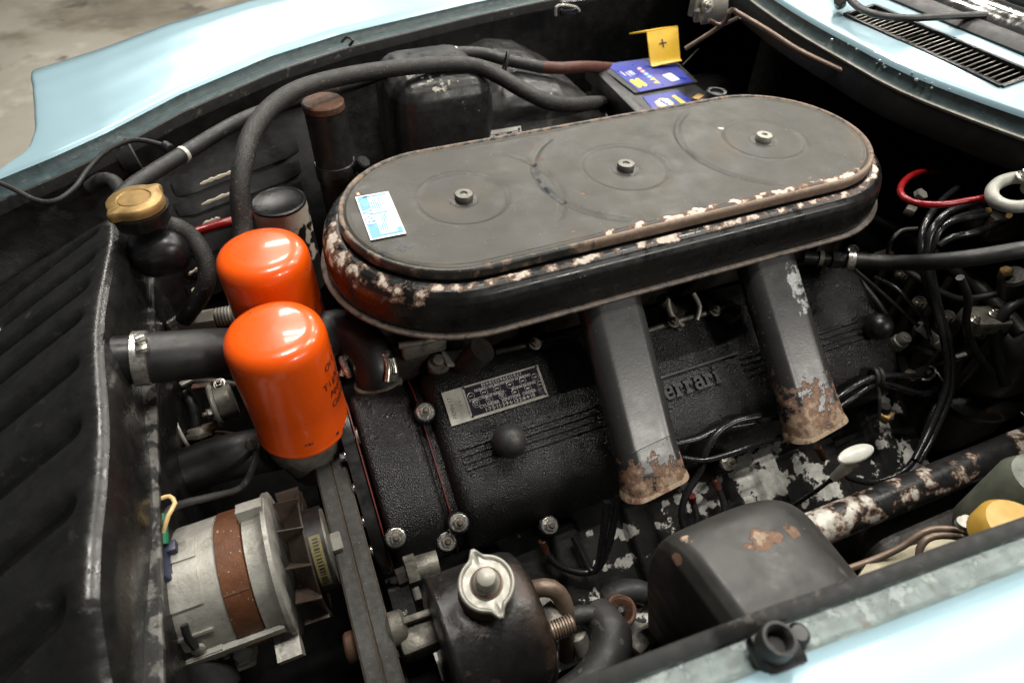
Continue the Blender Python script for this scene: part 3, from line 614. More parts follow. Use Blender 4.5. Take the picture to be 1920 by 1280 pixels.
# intake snorkels
def rrect(wd, th, r, n=5):
    o = []
    for cx, cy, a0 in ((wd / 2 - r, th / 2 - r, 0), (-wd / 2 + r, th / 2 - r, 90), (-wd / 2 + r, -th / 2 + r, 180), (wd / 2 - r, -th / 2 + r, 270)):
        for k in range(n + 1): a = math.radians(a0 + 90 * k / n); o.append((cx + r * math.cos(a), cy + r * math.sin(a)))
    return o
def snorkel(p0, p1, wd, th, mt, wr, cutslope, w2=None):
    a = (p1 - p0); L = a.length; a.normalize(); ux = V((1, 0, 0)); ux = (ux - a * ux.dot(a)).normalized(); nn = ux.cross(a)
    if nn.z < 0: nn = -nn
    g = G(); rs = []; sec = rrect(wd, th, .0165, 8)
    # dense perimeter
    sec2 = []
    for i, s_ in enumerate(sec):
        t_ = sec[(i + 1) % len(sec)]; d = math.hypot(t_[0] - s_[0], t_[1] - s_[1]); n = max(1, int(d / .004))
        sec2 += [(lerp(s_[0], t_[0], k / n), lerp(s_[1], t_[1], k / n)) for k in range(n)]
    NL = 90
    for i in range(NL + 1):
        s_ = i / NL; d = L * s_; fl = 1 + .085 * sm(.93, 1.0, s_) ** 1.6
        rs.append([p0 + a * (d - cutslope * (u + wd / 2) * s_ + (v / th) * .012 * s_) + ux * u * fl + nn * v * (1 + .22 * sm(.93, 1.0, s_) ** 1.6) for u, v in sec2])
    n1 = [p - a * .004 for p in rs[-1]]; cen = sum(rs[-1], V()) / len(rs[-1])
    rs.append([cen + (p - cen) * .95 for p in rs[-1]]); rs.append([cen + (p - cen) * .93 - a * .05 for p in rs[-1]])
    g.rings(rs)
    return emit('intake_snorkel', g, mt, ac, ang=60, wear=wr(p0, a, L, ux, wd), wear2=w2(p0, a, L, ux, wd) if w2 else None)
def wr1(p0, a, L, ux, wd):
    bl = blob([(pz(1170, 782, .768), .013, .56), (pz(1178, 762, .768), .009, .5), (pz(1163, 800, .765), .009, .5)])
    def f(p):
        s_ = (p - p0).dot(a) / L; u = (p - p0).dot(ux) / wd
        e = interp(s_, [(0, .1), (.70, .16), (.80, .36), (.86, .43 if u > .1 or u < -.15 else .34), (.92, .52), (.96, .62), (1.1, .62)])
        return max(e, bl(p), .34 * sm(.44, .5, abs(u)) * (1 if u > 0 else .7))
    return f
def wr2(p0, a, L, ux, wd):
    def f(p):
        s_ = (p - p0).dot(a) / L; u = (p - p0).dot(ux) / wd
        e = interp(s_, [(0, .1), (.62, .12), (.72, .40), (.80, .46), (.90, .46), (.95, .6), (1.1, .65)])
        return max(e, .35 * sm(.42, .5, abs(u)))
    return f
def sc2(p0, a, L, ux, wd):
    def f(p):
        s_ = (p - p0).dot(a) / L; u = (p - p0).dot(ux) / wd
        return .58 * sm(.04, .14, s_) * (1 - sm(.30, .62, s_)) * sm(.0, .14, u) * (1 - sm(.38, .5, u))
    return f
snorkel(pz(1136, 545, .850), pz(1229, 919, .712), .071, .036, 'snorkel', wr1, .16)
snorkel(pz(1428, 470, .850), pz(1531, 811, .712), .071, .036, 'snorkel_scraped', wr2, .16, sc2)

# ================================================================== OIL FILTERS
def oil_filter(c, zt, label, marks):
    h = .121 if zt < .875 else .138; zb = zt - h
    t = thing('oil_filter', label, 'oil filter', (c.x, c.y, zb), 'oil filters')
    g = G(); g.lathe((c.x, c.y, zb), (0, 0, 1), [(.040, 0), (.0472, .0), (.0482, .0012), (.0484, .003), (.0478, .0046), (.0468, .0056), (.0466, .05), (.0466, h - .004), (.0462, h + .003), (.0447, h + .0092), (.0415, h + .014), (.036, h + .0168), (.028, h + .0182), (.0001, h + .0188)], 72, cap1=False)
    emit('canister', g, 'orange', t, ang=60)
    def on(az, z): return V((c.x + .0469 * math.cos(az), c.y + .0469 * math.sin(az), z))
    for s_, az, z, sz in marks:
        for i, ch in enumerate(s_):
            if ch == ' ': continue
            aa = az + i * sz * .56 / .0467; d = V((math.cos(aa), math.sin(aa), 0))
            text('lettering', ch, sz, on(aa, z), V((-d.y, d.x, 0)), V((0, 0, 1)), 'ink', t, ex=.0002)
    return t, on, zb
c1 = pd(518, 640, .587); c2_ = pd(495, 490, .652)
A0 = math.atan2(-c1.y, -c1.x)
f1, on1, zb1 = oil_filter(V((c1.x, c1.y, 0)), .868, 'orange oil filter with printed instructions, closer to the drive belts', [('Oil & Air', A0 + .86, .846, .0115), ('Tighten by', A0 + .66, .826, .0120), ('Apply oil', A0 + .80, .812, .0110), ('Consult', A0 + .78, .797, .0115), ('ASN', A0 - .12, .766, .005)])
for az, z, r in ((A0 + .62, .757, .0022), (A0 + .9, .795, .0007)):
    g = G(); d = V((math.cos(az), math.sin(az), 0)); g.lathe(on1(az, z), d, [(r, 0), (r * .8, .0004)], 9); emit('paint_chip', g, 'ink', f1)
f2, on2, zb2 = oil_filter(V((c2_.x, c2_.y, 0)), .879, 'orange oil filter beside the thick braided hose', [('A4', A0 + 1.18, .825, .012)])
fm = thing('filter_mount', 'greasy cast aluminium mount under the orange oil filters', 'filter mount', (c1.x, .5, .66))
g = G(); g.lathe((c1.x, c1.y, .7175), (0, 0, 1), [(.030, -.05), (.043, 0), (.0445, .004), (.0445, .026), (.042, .0295)], 40); emit('filter_head', g, 'alu_dark', fm)
g = G(); g.lathe((c2_.x, c2_.y, .711), (0, 0, 1), [(.030, -.05), (.043, 0), (.0445, .004), (.0445, .026), (.042, .0295)], 40); emit('filter_head', g, 'alu_dark', fm)
g = G(); g.box((c1.x + .012, .515, .698), (.07, .17, .035), None, .008); emit('bridge', g, 'alu_dark', fm)
g = G(); g.cyl(pz(640, 835, .706), pz(716, 812, .706), .0165, n=24, bev=.002); emit('outlet_boss', g, 'alu', fm)
g = G(); g.box(pz(700, 812, .715), (.004, .045, .05), None, .001); emit('gasket_plate', g, 'alu_dark', fm)
bolt('bolt', pz(686, 815, .722), (.15, -.45, .9), .0085, fm, .008)
g = G(); g.lathe(pz(560, 856, .718), (0, -.3, 1), [(.008, 0), (.008, .003), (.005, .004), (.005, .006)], 12); emit('plug', g, 'alu', fm)
# oil line fitting on the far filter
ft_ = thing('oil_line_union', 'hexagonal steel oil line union beside the radiator hose', 'pipe union', pz(400, 600, .74))
def cylpx(name, a, b, r, mt, par, n=18, bev=0.0, r1=None):
    g = G(); g.cyl(pp(a) if isinstance(a, tuple) else a, pp(b) if isinstance(b, tuple) else b, r, r1, n=n, bev=bev); return emit(name, g, mt, par)
cylpx('hex_body', (355, 604, .76), (404, 596, .76), .0125, 'plated', ft_, 6)
cylpx('threaded_end', (335, 607, .76), (356, 604, .76), .011, 'alu', ft_, 16)
cylpx('thread', (403, 596, .76), (438, 590, .76), .0105, 'alu_dark', ft_, 18)
for k in range(5): cylpx('thread_ridge', (408 + 6 * k, 595 - k, .76), (410.5 + 6 * k, 594.6 - k, .76), .0118, 'plated', ft_, 18)
cylpx('brass_plug', (352, 626, .75), (370, 618, .75), .007, 'brass', ft_, 14, .002)
cylpx('crimp', (322, 612, .76), (340, 600, .765), .0085, 'steel', ft_, 14)

# ================================================================== VALVE COVER (near bank)
TA = math.radians(30); CN = V((0, -math.sin(TA), math.cos(TA))); CU = V((0, -math.cos(TA), -math.sin(TA))); R0 = V((0, .372, .735))
def cv(x, u, h): return V((x, 0, 0)) + R0 + CU * u + CN * h
def cpx(px, py, h=0.0): return ppl(px, py, R0 + CN * h, CN)
CP = [(-.104, -.085), (-.103, -.045), (-.099, -.026), (-.091, -.013), (-.080, -.005), (-.066, -.001), (-.03, 0), (0, 0), (.025, 0), (.048, -.002), (.068, -.008), (.085, -.020), (.096, -.036), (.101, -.055), (.103, -.085)]
CPS = [(p.x, p.y) for p in catmull([V((a, b, 0)) for a, b in CP], .006)]
vc = thing('valve_cover', 'black crackle finish valve cover with ribs and raised lettering', 'valve cover', (.39, .36, .60))
def cover_mesh(x0, x1, rnd, dh=0.0, su=1.0, n=60):
    rs = []; xs = []
    for k in range(7): a = k / 6 * math.pi / 2; xs.append((x0 + rnd * (1 - math.sin(a)), rnd * (1 - math.cos(math.pi / 2 - a)) if 0 else rnd * (1 - math.sin(math.pi / 2 * k / 6))))
    xs = [(x0 + rnd * (1 - math.cos(k / 6 * math.pi / 2)), rnd * (1 - math.sin(k / 6 * math.pi / 2))) for k in range(7)] + [(lerp(x0 + rnd, x1 - rnd, k / n), 0) for k in range(1, n)] + [(x1 - rnd * (1 - math.cos(k / 6 * math.pi / 2)), rnd * (1 - math.sin(k / 6 * math.pi / 2))) for k in range(6, -1, -1)]
    for x, d in xs: rs.append([cv(x, u * su * (1 - d / .1), h + dh - d) for u, h in CPS])
    return rs
g = G(); g.rings(cover_mesh(.090, .703, .018)); emit('cover', g, 'crackle', vc, ang=50)
for u in (-.011, -.0035, .004, .0115, .019):
    for (xa, xb) in ((.108, .318), (.468, .655)):
        if u == -.011: continue
        g = G(); g.rings([[cv(x, u + du, hh) for du, hh in ((-.0022, -.001), (-.0015, .0024), (.0015, .0024), (.0022, -.001))] for x in (xa, lerp(xa, xb, .5), xb)]); emit('rib', g, 'crackle', vc)
g = G(); g.rings([[cv(x, u_, hh) for u_, hh in ((-.0125, -.001), (-.0118, .0032), (-.0095, .0032), (-.0088, -.001))] for x in (.318, .40, .468)]); emit('rib', g, 'script', vc)
# raised cast lettering, slab serif strokes on a 0..1 cell (width, list of boxes x0,y0,x1,y1)
LET = {'F': (1.15, [(.12, 0, .42, 1), (0, 0, .55, .13), (0, .87, 1.05, 1), (.3, .45, .78, .6), (.92, .68, 1.05, 1), (.68, .38, .80, .68)]),
       'e': (.8, [(.02, .12, .26, .62), (.1, 0, .66, .14), (.1, .6, .62, .74), (.48, .36, .72, .66), (.2, .31, .72, .43), (.56, .04, .72, .2)]),
       'r': (.78, [(.1, 0, .36, .72), (0, 0, .5, .13), (0, .6, .3, .74), (.32, .5, .6, .72), (.46, .42, .7, .64)]),
       'a': (.84, [(.52, .04, .76, .62), (.14, .6, .66, .74), (.06, .5, .24, .66), (.12, .33, .6, .45), (.02, .08, .24, .4), (.12, 0, .56, .13), (.6, 0, .84, .13)]),
       'i': (.5, [(.12, 0, .36, .72), (0, 0, .48, .13), (0, .6, .3, .74), (.12, .84, .36, 1.0)])}
xx = .335; hL = .021; sxx = .0165
for ch in 'Ferrari':
    wch, bx = LET[ch]; g = G()
    for x0, y0, x1, y1 in bx:
        q_ = [cv(xx + x0 * sxx, .0155 - y0 * hL + .001, .0), cv(xx + x1 * sxx, .0155 - y0 * hL + .001, .0), cv(xx + x1 * sxx, .0155 - y1 * hL + .001, .0), cv(xx + x0 * sxx, .0155 - y1 * hL + .001, .0)]
        g.slab(q_, .0042 + .0001 * bx.index((x0, y0, x1, y1)))
    emit('raised_letter', g, 'script', vc, ang=30); xx += (wch + .04) * sxx
# filler ball knobs
def ball(px, py, h, r, mt='rubber_grey'):
    c = cpx(px, py, h); g = G(); g.sphere(c, r, 28); g.lathe(c - CN * r * 1.1, CN, [(r * .75, -.012), (r * .72, .1 * r), (r * .6, r * .5)], 24); return emit('breather_ball', g, mt, vc)
ball(955, 826, .016, .0185); ball(1647, 612, .016, .0175, 'black')
# nuts along the cover edge
def csurf(px, py, dh=0.004, off=0.0):
    h = 0.0
    for _ in range(10):
        p = cpx(px, py, h); h = interp((p - R0).dot(CU), CPS) + dh + off
    return cpx(px, py, h)
for px, py, h in ((860, 980, -.030), (1030, 985, -.030), (797, 772, -.022), (1365, 868, -.034), (1377, 583, -.02)):
    p = cpx(px, py, h) if px in (1030, 1365) else csurf(px, py); g = G(); g.lathe(p - CN * .03, CN, [(.013, 0), (.0115, .029), (.0105, .030)], 18); emit('nut_boss', g, 'crackle', vc); bolt('nut', p, CN, .0066, vc, .008)
# identification plates
pq = [cpx(825, 735, .0012), cpx(1000, 690, .0012), cpx(1030, 741, .0012), cpx(848, 795, .0012)]
ex_ = (pq[1] - pq[0]).normalized(); W_ = .1135; D_ = .0375; o0 = cv(.1075, -.0665, .0008)
def plq(x0, d0, x1, d1, h): return [o0 + V((x, 0, 0)) + CU * d + CN * h for x, d in ((x0, d1), (x1, d1), (x1, d0), (x0, d0))]
ip = thing('identification_plate', 'silver firing order plate on the black valve cover', 'plate', o0)
emit('backing_plate', G().slab(plq(0, 0, W_, D_, 0), .0012), 'plate', ip)
X1 = .0225
emit('frame', G().slab(plq(X1, .0005, W_ - .001, D_ - .0012, .0013), .0006), 'plate', ip)
emit('dark_panel', G().slab(plq(X1 + .0022, .0022, W_ - .003, D_ - .003, .0020), .0002), 'plate_dark', ip)
def plt(x, d, h=.0023): return o0 + V((x, 0, 0)) + CU * d + CN * h
RT = V((1, 0, 0)); UP = -CU
text('lettering', '1·7·5·11·3·9·6·12·2·8·4·10', .0058, plt(.069, .0318), RT, UP, 'etch', ip, bold=.00012, sx=.98)
text('lettering', 'CYLINDER  IGNITION  ORDER', .0049, plt(.068, .0270), RT, UP, 'etch', ip, bold=.00010)
text('lettering', '◄ DIRECTION OF MARCH -'.replace('◄ ', '< '), .0043, plt(.047, .0178), RT, UP, 'etch', ip, bold=.00012, sx=.82)
text('lettering', 'SENSO DI MARCIA', .0043, plt(.0895, .0178), -RT, -UP, 'etch', ip, bold=.00012, sx=.82)
text('lettering', 'ORDINE DI ACCENSIONE DEI CILINDRI', .0042, plt(.068, .0082), -RT, -UP, 'etch', ip, bold=.0001, sx=.9)
text('lettering', '1·7·5·11·3·9·6·12·2·8·4·10', .0046, plt(.068, .0042), -RT, -UP, 'etch', ip, bold=.0001)
for i in range(6):
    for d, nn in ((.0128, i + 1), (.0224, 12 - i)):
        x = .0295 + .0152 * i + (.003 if d > .02 else 0); g = G(); g.ring_torus(plt(x, d), CN, .0039, .00028, 22, 5); emit('number_ring', g, 'etch', ip)
        text('lettering', str(nn), .0056, plt(x, d), UP, -RT, 'etch', ip, bold=.00012, sx=.9)
for x, d in ((X1 + .002, .002), (X1 + .002, D_ - .003), (W_ - .003, D_ - .003), (W_ - .003, .002)):
    g = G(); g.lathe(plt(x, d, .0018), CN, [(.0014, 0), (.0012, .0008)], 12); emit('rivet', g, 'black', ip)
text('stamped_marks', 'PEMN 17', .0062, plt(.0065, .019, .0012), UP, -RT, 'alu_dark', ip, ex=.0001); text('stamped_marks', '· 1 4 ·', .0052, plt(.0165, .017, .0012), UP, -RT, 'alu_dark', ip, ex=.0001)

# timing cover in front
tc_ = thing('timing_cover', 'short black crackle timing cover edged with red gasket', 'timing cover', (.045, .36, .60))
g = G(); g.rings(cover_mesh(.014, .076, .008, -.008, .98, 10)); emit('cover', g, 'crackle', tc_, ang=50)
for xg, mt in ((.0815, 'gasket'), (.0105, 'gasket')):
    g = G(); g.rings([[cv(xg + dx, u * .985, h - .0105) for u, h in CPS] for dx in (-.0006, .0006)]); emit('gasket', g, mt, tc_)
g = G(); g.rings([[cv(x, u * .93, h - .016) for u, h in CPS] for x in (.074, .0905)]); emit('joint_face', g, 'crackle', tc_)
g = G(); g.rings([[cv(x, u * sc_, h - .014) for u, h in CPS] for x, sc_ in ((-.004, .90), (.000, .96), (.0085, .97))]); emit('front_flange', g, 'black', tc_)
for px, py in ((742, 1008), (838, 1015)):
    p = csurf(px, py, .004, -.008); g = G(); g.lathe(p - CN * .03, CN, [(.013, 0), (.0115, .029), (.0105, .030)], 18); emit('nut_boss', g, 'crackle', tc_); bolt('nut', p, CN, .0068, tc_, .008)
for u in (-.035, .0, .035, .065): bolt('bolt', cv(-.004, u, interp(u, CPS) - .024), (-1, 0, .05), .0042, tc_, .006, stud=False)
g = G(); g.box(cv(.008, .090, -.10), (.010, .008, .10), Matrix.Rotation(TA, 3, 'X'), .002); emit('bare_edge', g, 'alu', tc_)

# ================================================================== ENGINE BLOCK / HEAD with flaking paint
en = thing('engine_block', 'black cylinder head and block flaking to bare white metal', 'engine', (.40, .40, .40))
g = G(); g.rings([[cv(x, u, h) for u, h in ((-.12, -.092), (.11, -.09), (.118, -.095), (.118, -.115), (-.12, -.115))] for x in (.03, .1, .3, .5, .72)]); emit('head_deck', g, 'flake', en, wear=lambda p: .40)
def wfl(p):
    return .375 + .22 * NZ.noise(p * 11) + .02 * sm(.3, .45, p.x)
def headface(u, v):
    x = lerp(.00, .74, u); p = V((x, lerp(.322, .195, v), lerp(.622, .540, v)))
    boss = max(0, math.cos((x - .205) / .095 * 2 * math.pi)); p.z += .010 * sm(.15, .6, boss) * sm(.02, .12, v) - .03 * sm(.75, 1, v)
    return p
g = G(); g.grid(headface, 220, 60); emit('head_side', g, 'flake', en, wear=wfl, ang=60)
for px0, py0, px1, py1, hh in ((1125, 958, 1225, 930, -.092), (1388, 882, 1468, 858, -.092)):
    a, b = cpx(px0, py0, hh), cpx(px1, py1, hh); g = G(); c, s_, R = bar(a, b, .010, .012); g.box(c, s_, R, .002); emit('head_ledge', subdiv(g, 3), 'flake', en, wear=lambda p: .62)
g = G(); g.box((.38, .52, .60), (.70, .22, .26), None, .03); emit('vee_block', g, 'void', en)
g = G(); g.box((.38, .551, .79), (.58, .13, .10), None, .02); emit('carburettor_row', g, 'casting', en)
# thermostat / carb bits seen below the air cleaner
tb = thing('carburettor_linkage', 'grimy alloy carburettor flange with studs below the air cleaner', 'carburettor', pz(840, 690, .76))
g = G(); g.lathe(pz(822, 690, .765), (0, -.2, 1), [(.012, -.03), (.0105, 0), (.0125, .001), (.0125, .010), (.011, .012), (.006, .012), (.006, .017), (.004, .018)], 20); emit('stud_nut', g, 'alu_dark', tb)
g = G(); g.box(pz(858, 672, .772), (.035, .024, .006), Matrix.Rotation(.3, 3, 'Y'), .003); emit('flange', g, 'alu', tb)
g = G(); g.tube([pz(905, 655, .80), pz(880, 680, .775), pz(862, 712, .745)], .015, 18); emit('inlet_pipe', g, 'casting', tb)
g = G(); g.box(pz(770, 680, .76), (.045, .03, .04), None, .006); emit('float_bowl', g, 'casting', tb)
g = G(); g.tube([pz(748, 648, .80), pz(800, 640, .80), pz(850, 622, .80)], .004, 10); emit('fuel_pipe', g, 'alu_dark', tb)
g = G(); g.box(pz(795, 650, .79), (.05, .012, .02), None, .004); emit('bracket', g, 'alu_dark', tb)
g = G(); g.tube([pz(1240, 560, .80), pz(1262, 590, .775), pz(1270, 620, .76)], .008, 12); emit('lever', g, 'casting', tb)
for px, py in ((1265, 590), (1370, 590), (1020, 640), (1330, 560)):
    g = G(); g.box(pz(px, py, .775), (.02, .02, .015), Matrix.Rotation(.4, 3, 'Z'), .004); emit('bracket', g, 'casting', tb)

# ================================================================== RADIATOR
rd = thing('radiator', 'black pressed metal radiator shell with grooved sloping top', 'radiator', (-.22, .45, .55))
XRD = -.174
def ridge_z(y): return interp(y, [(.12, .80), (.18, .825), (.215, .85), (.26, .874), (.30, .882), (.36, .885), (.62, .885), (.70, .882), (.76, .875)])
def ridge_x(y): return XRD + .004 * math.sin(y * 21)
RP = [(0, -.004), (-.004, -.0008), (-.010, .0005), (-.02, -.003), (-.06, -.020), (-.11, -.042), (-.16, -.068), (-.19, -.088), (-.20, -.10), (-.20, -.2)]
RPT = [(i / (len(RP) - 1), a) for i, (a, b) in enumerate(RP)]
GRV = [(.705, .005, .15), (.655, .0058, .13), (.606, .0065, .19), (.558, .0065, .16), (.495, .0075, .19), (.420, .0085, .17), (.345, .008, .19), (.272, .008, .15), (.215, .007, .19)]
def radtop(u, t):
    y = lerp(.13, .745, u); d = t * .20; z = interp(d, [(-a, b) for a, b in RP[:8]] + [(.20, -.09)])
    x = ridge_x(y) - d; zz = ridge_z(y) + z
    gdep = max(math.exp(-abs((y - yg + .27 * d) / (wg * 1.1)) ** 2.4) * (1 - sm(lg - .01, lg, d)) for yg, wg, lg in GRV)
    zz -= .016 * gdep * sm(.018, .03, d)
    zz -= .03 * sm(.70, .745, y) * (y - .70) / .045
    return V((x, y, zz))
rad_wear_sheen = lambda p: .50 * sm(.03, .0, (XRD - p.x)) * (.72 + .55 * NZ.noise(p * 11)) * interp(p.y, [(.2, .6), (.45, .72), (.58, 1.08), (.72, 1.12)]) if p.x < XRD + .01 else .12  # worn ridge, plus a reflection painted in as lightening towards the far wing
g = G(); g.grid(radtop, 300, 50); emit('top_shell', g, 'radiator', rd, ang=70, wear=rad_wear_sheen)
g = G(); rs = []
for k in range(81):
    y = lerp(.13, .745, k / 80); zr = ridge_z(y) - (.03 if y > .74 else 0); xr = ridge_x(y)
    rs.append([V((xr + dx, y, z)) for dx, z in ((0, zr - .004), (.0025, zr - .009), (.005, zr - .018), (.006, .815), (.004, .80), (.006, .795), (.006, .55))])
g.rings(rs, closed=False, cap0=False, cap1=False); emit('rear_face', g, 'radiator', rd, ang=50, wear=lambda p: .40 * sm(.87, .886, p.z))
g = G(); rs = []
for k in range(121):
    y = lerp(.13, .70, k / 120); j = .0012 * NZ.noise(V((y * 60, 0, 0)))
    x = -.1645; rs.append([V((x + dx + j, y, .808 + dz)) for dx, dz in ((-.012, .0), (.002, .001), (.004, -.001), (.004, -.005), (-.012, -.005))])
g.rings(rs); emit('rear_flange', g, 'flange_bare', rd)
g = G(); g.tube([V((-.171, .13, .790)), V((-.170, .3, .791)), V((-.168, .5, .792)), V((-.164, .62, .790))], .0060, 12); emit('rubber_seal', g, 'rubber', rd)
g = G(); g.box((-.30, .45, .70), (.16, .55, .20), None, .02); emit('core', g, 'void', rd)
# filler neck and cap
cn = pz(263, 398, .905)
g = G(); g.box((cn.x + .004, cn.y - .004, .860), (.060, .066, .05), None, .022, seg=5); g.lathe((cn.x, cn.y, .895), (0, 0, 1), [(.027, 0), (.027, .010), (.030, .012), (.030, .016)], 32); emit('filler_neck', g, 'black', rd)
cap = thing('brass_filler_cap', 'dull brass radiator cap with two ears beside far wing', 'cap', (cn.x, cn.y, .911))
def earcap(c, axis, r, ear, prof, n=72, rot=0.0, hint=None):
    a, b, d = basis(axis, hint); rs = []
    for k, h in prof:
        ring = []
        for i in range(n):
            t = 2 * math.pi * i / n; e = abs(((t - rot) / math.pi) % 1.0 - .5) * 2; e = 1 - e
            q = math.exp(-((1 - (1 - e)) / .16) ** 2) if 0 else math.exp(-(min(((t - rot) % math.pi), math.pi - ((t - rot) % math.pi)) / .17) ** 2)
            rr = r * k + ear * q * (k if k > .83 else 0)
            ring.append(V(c) + a * h + (b * math.cos(t) + d * math.sin(t)) * rr)
        rs.append(ring)
    g = G(); g.rings(rs, cap0=True, cap1=True); return g
g = earcap((cn.x, cn.y, .911), (0, 0, 1), .0275, .0065, [(.9, 0), (1.0, .001), (1.02, .006), (1.0, .0095), (.95, .0112), (.62, .0120), (.58, .0108), (.55, .0120), (.02, .0125)], rot=.75)
emit('cap_body', g, 'brass', cap, ang=50)

# ================================================================== ALTERNATOR
ca = pd(440, 1085, .585); AYc, AZc = ca.y, ca.z
al = thing('alternator', 'dull alloy alternator with rusty band and cooling fan beside radiator', 'alternator', (-.13, AYc, AZc - .07))
def xs_at(px, py): return pd(px, py, .585).x
def alat(name, prof, mt, n=64, **kw):
    g = G(); g.lathe((0, AYc, AZc), (1, 0, 0), [(r, x) for r, x in prof], n); return emit(name, g, mt, al, **kw)
xb = ca.x + .004
alat('rear_housing', [(.02, xb - .095), (.046, xb - .09), (.053, xb - .080), (.056, xb - .050), (.0575, xb - .046)], 'alu')
alat('rear_bell', [(.0570, xb - .0465), (.0605, xb - .045), (.0610, xb - .006), (.0595, xb - .0045)], 'alu')
alat('stator_band', [(.0600, xb - .0045), (.0620, xb - .0035), (.0622, xb + .0175), (.060, xb + .0185)], 'rust_band')
alat('front_housing', [(.0600, xb + .0185), (.0625, xb + .0195), (.0625, xb + .030), (.0645, xb + .034), (.068, xb + .037), (.068, xb + .041), (.062, xb + .043), (.03, xb + .043)], 'alu')
def arc_pt(az, r, x): return V((x, AYc + r * math.cos(az), AZc + r * math.sin(az)))   # az from +y towards +z
def arcpad(name, az0, az1, r0, r1, x0, x1, mt, par=al, n=8):
    rs = [];
    for k in range(n + 1):
        az = lerp(az0, az1, k / n); rs.append([arc_pt(az, r0, x0), arc_pt(az, r1, x0), arc_pt(az, r1, x1), arc_pt(az, r0, x1)])
    g = G(); g.rings(rs); return emit(name, g, mt, par, ang=30)
arcpad('cast_pad', 1.75, 2.25, .060, .0628, xb - .044, xb - .019, 'alu')
arcpad('cast_pad', 1.25, 1.6, .060, .0622, xb - .044, xb - .019, 'alu')
for az in (2.98, 3.12, 3.26): arcpad('cast_rib', az, az + .05, .060, .066, xb - .046, xb - .017, 'alu')
arcpad('cast_rib', 2.62, 2.66, .060, .063, xb - .046, xb - .018, 'alu')
arcpad('band_seam', 2.25, 2.275, .061, .0628, xb - .0035, xb + .0175, 'rust')
arcpad('through_bolt', 3.0, 3.1, .061, .067, xb - .05, xb + .034, 'alu')
arcpad('mounting_lug', 1.12, 1.30, .058, .074, xb + .018, xb + .040, 'alu', n=5)
arcpad('mounting_lug', 3.3, 3.55, .058, .085, xb + .020, xb + .041, 'alu', n=5)
arcpad('mounting_lug', 3.35, 3.7, .05, .080, xb - .06, xb - .045, 'alu', n=5)
g = G(); g.tube([arc_pt(2.42, .0655, xb - .036), arc_pt(2.60, .0665, xb - .036), arc_pt(2.78, .0655, xb - .034)], .0032, 10); cb = emit('clip_lead', g, 'wire', al)
g = G(); g.lathe(arc_pt(2.88, .061, xb - .034), arc_pt(2.88, 1, 0) - arc_pt(2.88, 0, 0), [(.0055, 0), (.0055, .003), (.003, .004)], 14); emit('screw', g, 'plated', al)
# fan: disc, blades
fx = xb + .050
alat('fan_hub', [(.02, fx), (.040, fx + .002), (.058, fx + .018), (.060, fx + .0185), (.060, fx + .020), (.04, fx + .014), (.02, fx + .014)], 'fan')
for k in range(12):
    az = k * math.pi / 6 + .1; g = G()
    g.slab([arc_pt(az, .034, fx + .000), arc_pt(az, .064, fx - .002), arc_pt(az + .06, .064, fx + .020), arc_pt(az + .06, .036, fx + .016)], .0012); emit('fan_blade', g, 'fan', al)
alat('pulley', [(.010, fx + .014), (.036, fx + .015), (.037, fx + .017), (.030, fx + .022), (.030, fx + .028), (.037, fx + .033), (.037, fx + .035), (.012, fx + .036)], 'alu_dark')
g = G(); g.lathe((0, AYc, AZc), (1, 0, 0), [(.031, fx + .0175), (.0405, fx + .0165), (.0405, fx + .0335), (.031, fx + .0325)], 48); emit('belt', g, 'rubber', al)
arcpad('belt_print', 1.75, 3.0, .0402, .0408, fx + .020, fx + .030, 'yellow_dim', n=16)
for k in range(15): arcpad('belt_print_mark', 1.82 + .075 * k, 1.82 + .075 * k + random.uniform(.018, .045), .0405, .0410, fx + .0225, fx + .0275, 'rubber', n=2)
g = G(); g.hexn((fx + .036, AYc, AZc), (1, 0, 0), .011, .010); emit('pulley_nut', g, 'plated', al)
# rear connector and its wires
g = G(); g.box(arc_pt(1.62, .060, xb - .050), (.024, .028, .018), Matrix.Rotation(-.2, 3, 'Y'), .002); g.box(arc_pt(1.40, .066, xb - .038), (.012, .010, .008), None, .001); emit('connector', g, 'navy', al)
hose('alternator_wire', 'tan and green sleeved wire ends at the alternator rear', 'wire', [(302, 934, .80), (318, 930, .80), (328, 943, .80), (316, 965, .80), (305, 1000, .79), (297, 1022, .78)], .0019, 'tan', n=8)
hose('alternator_wire', 'green sleeved wire at the alternator rear by radiator flange', 'wire', [(303, 966, .792), (305, 990, .79), (306, 1020, .785)], .0042, 'green', n=10)
hose('alternator_cable', 'grey black cable rising from alternator to filter mount', 'cable', [(310, 1060, .77), (303, 1020, .78), (303, 978, .785), (318, 955, .78), (345, 943, .77), (400, 930, .755), (445, 918, .74), (465, 897, .73), (478, 860, .72), (484, 835, .71)], .0036, 'rubber_grey')
hose('alternator_wire', 'short black wire loop at the alternator rear', 'wire', [(300, 1045, .775), (313, 1050, .775), (316, 1063, .775), (303, 1077, .775)], .0028, 'wire', n=8)
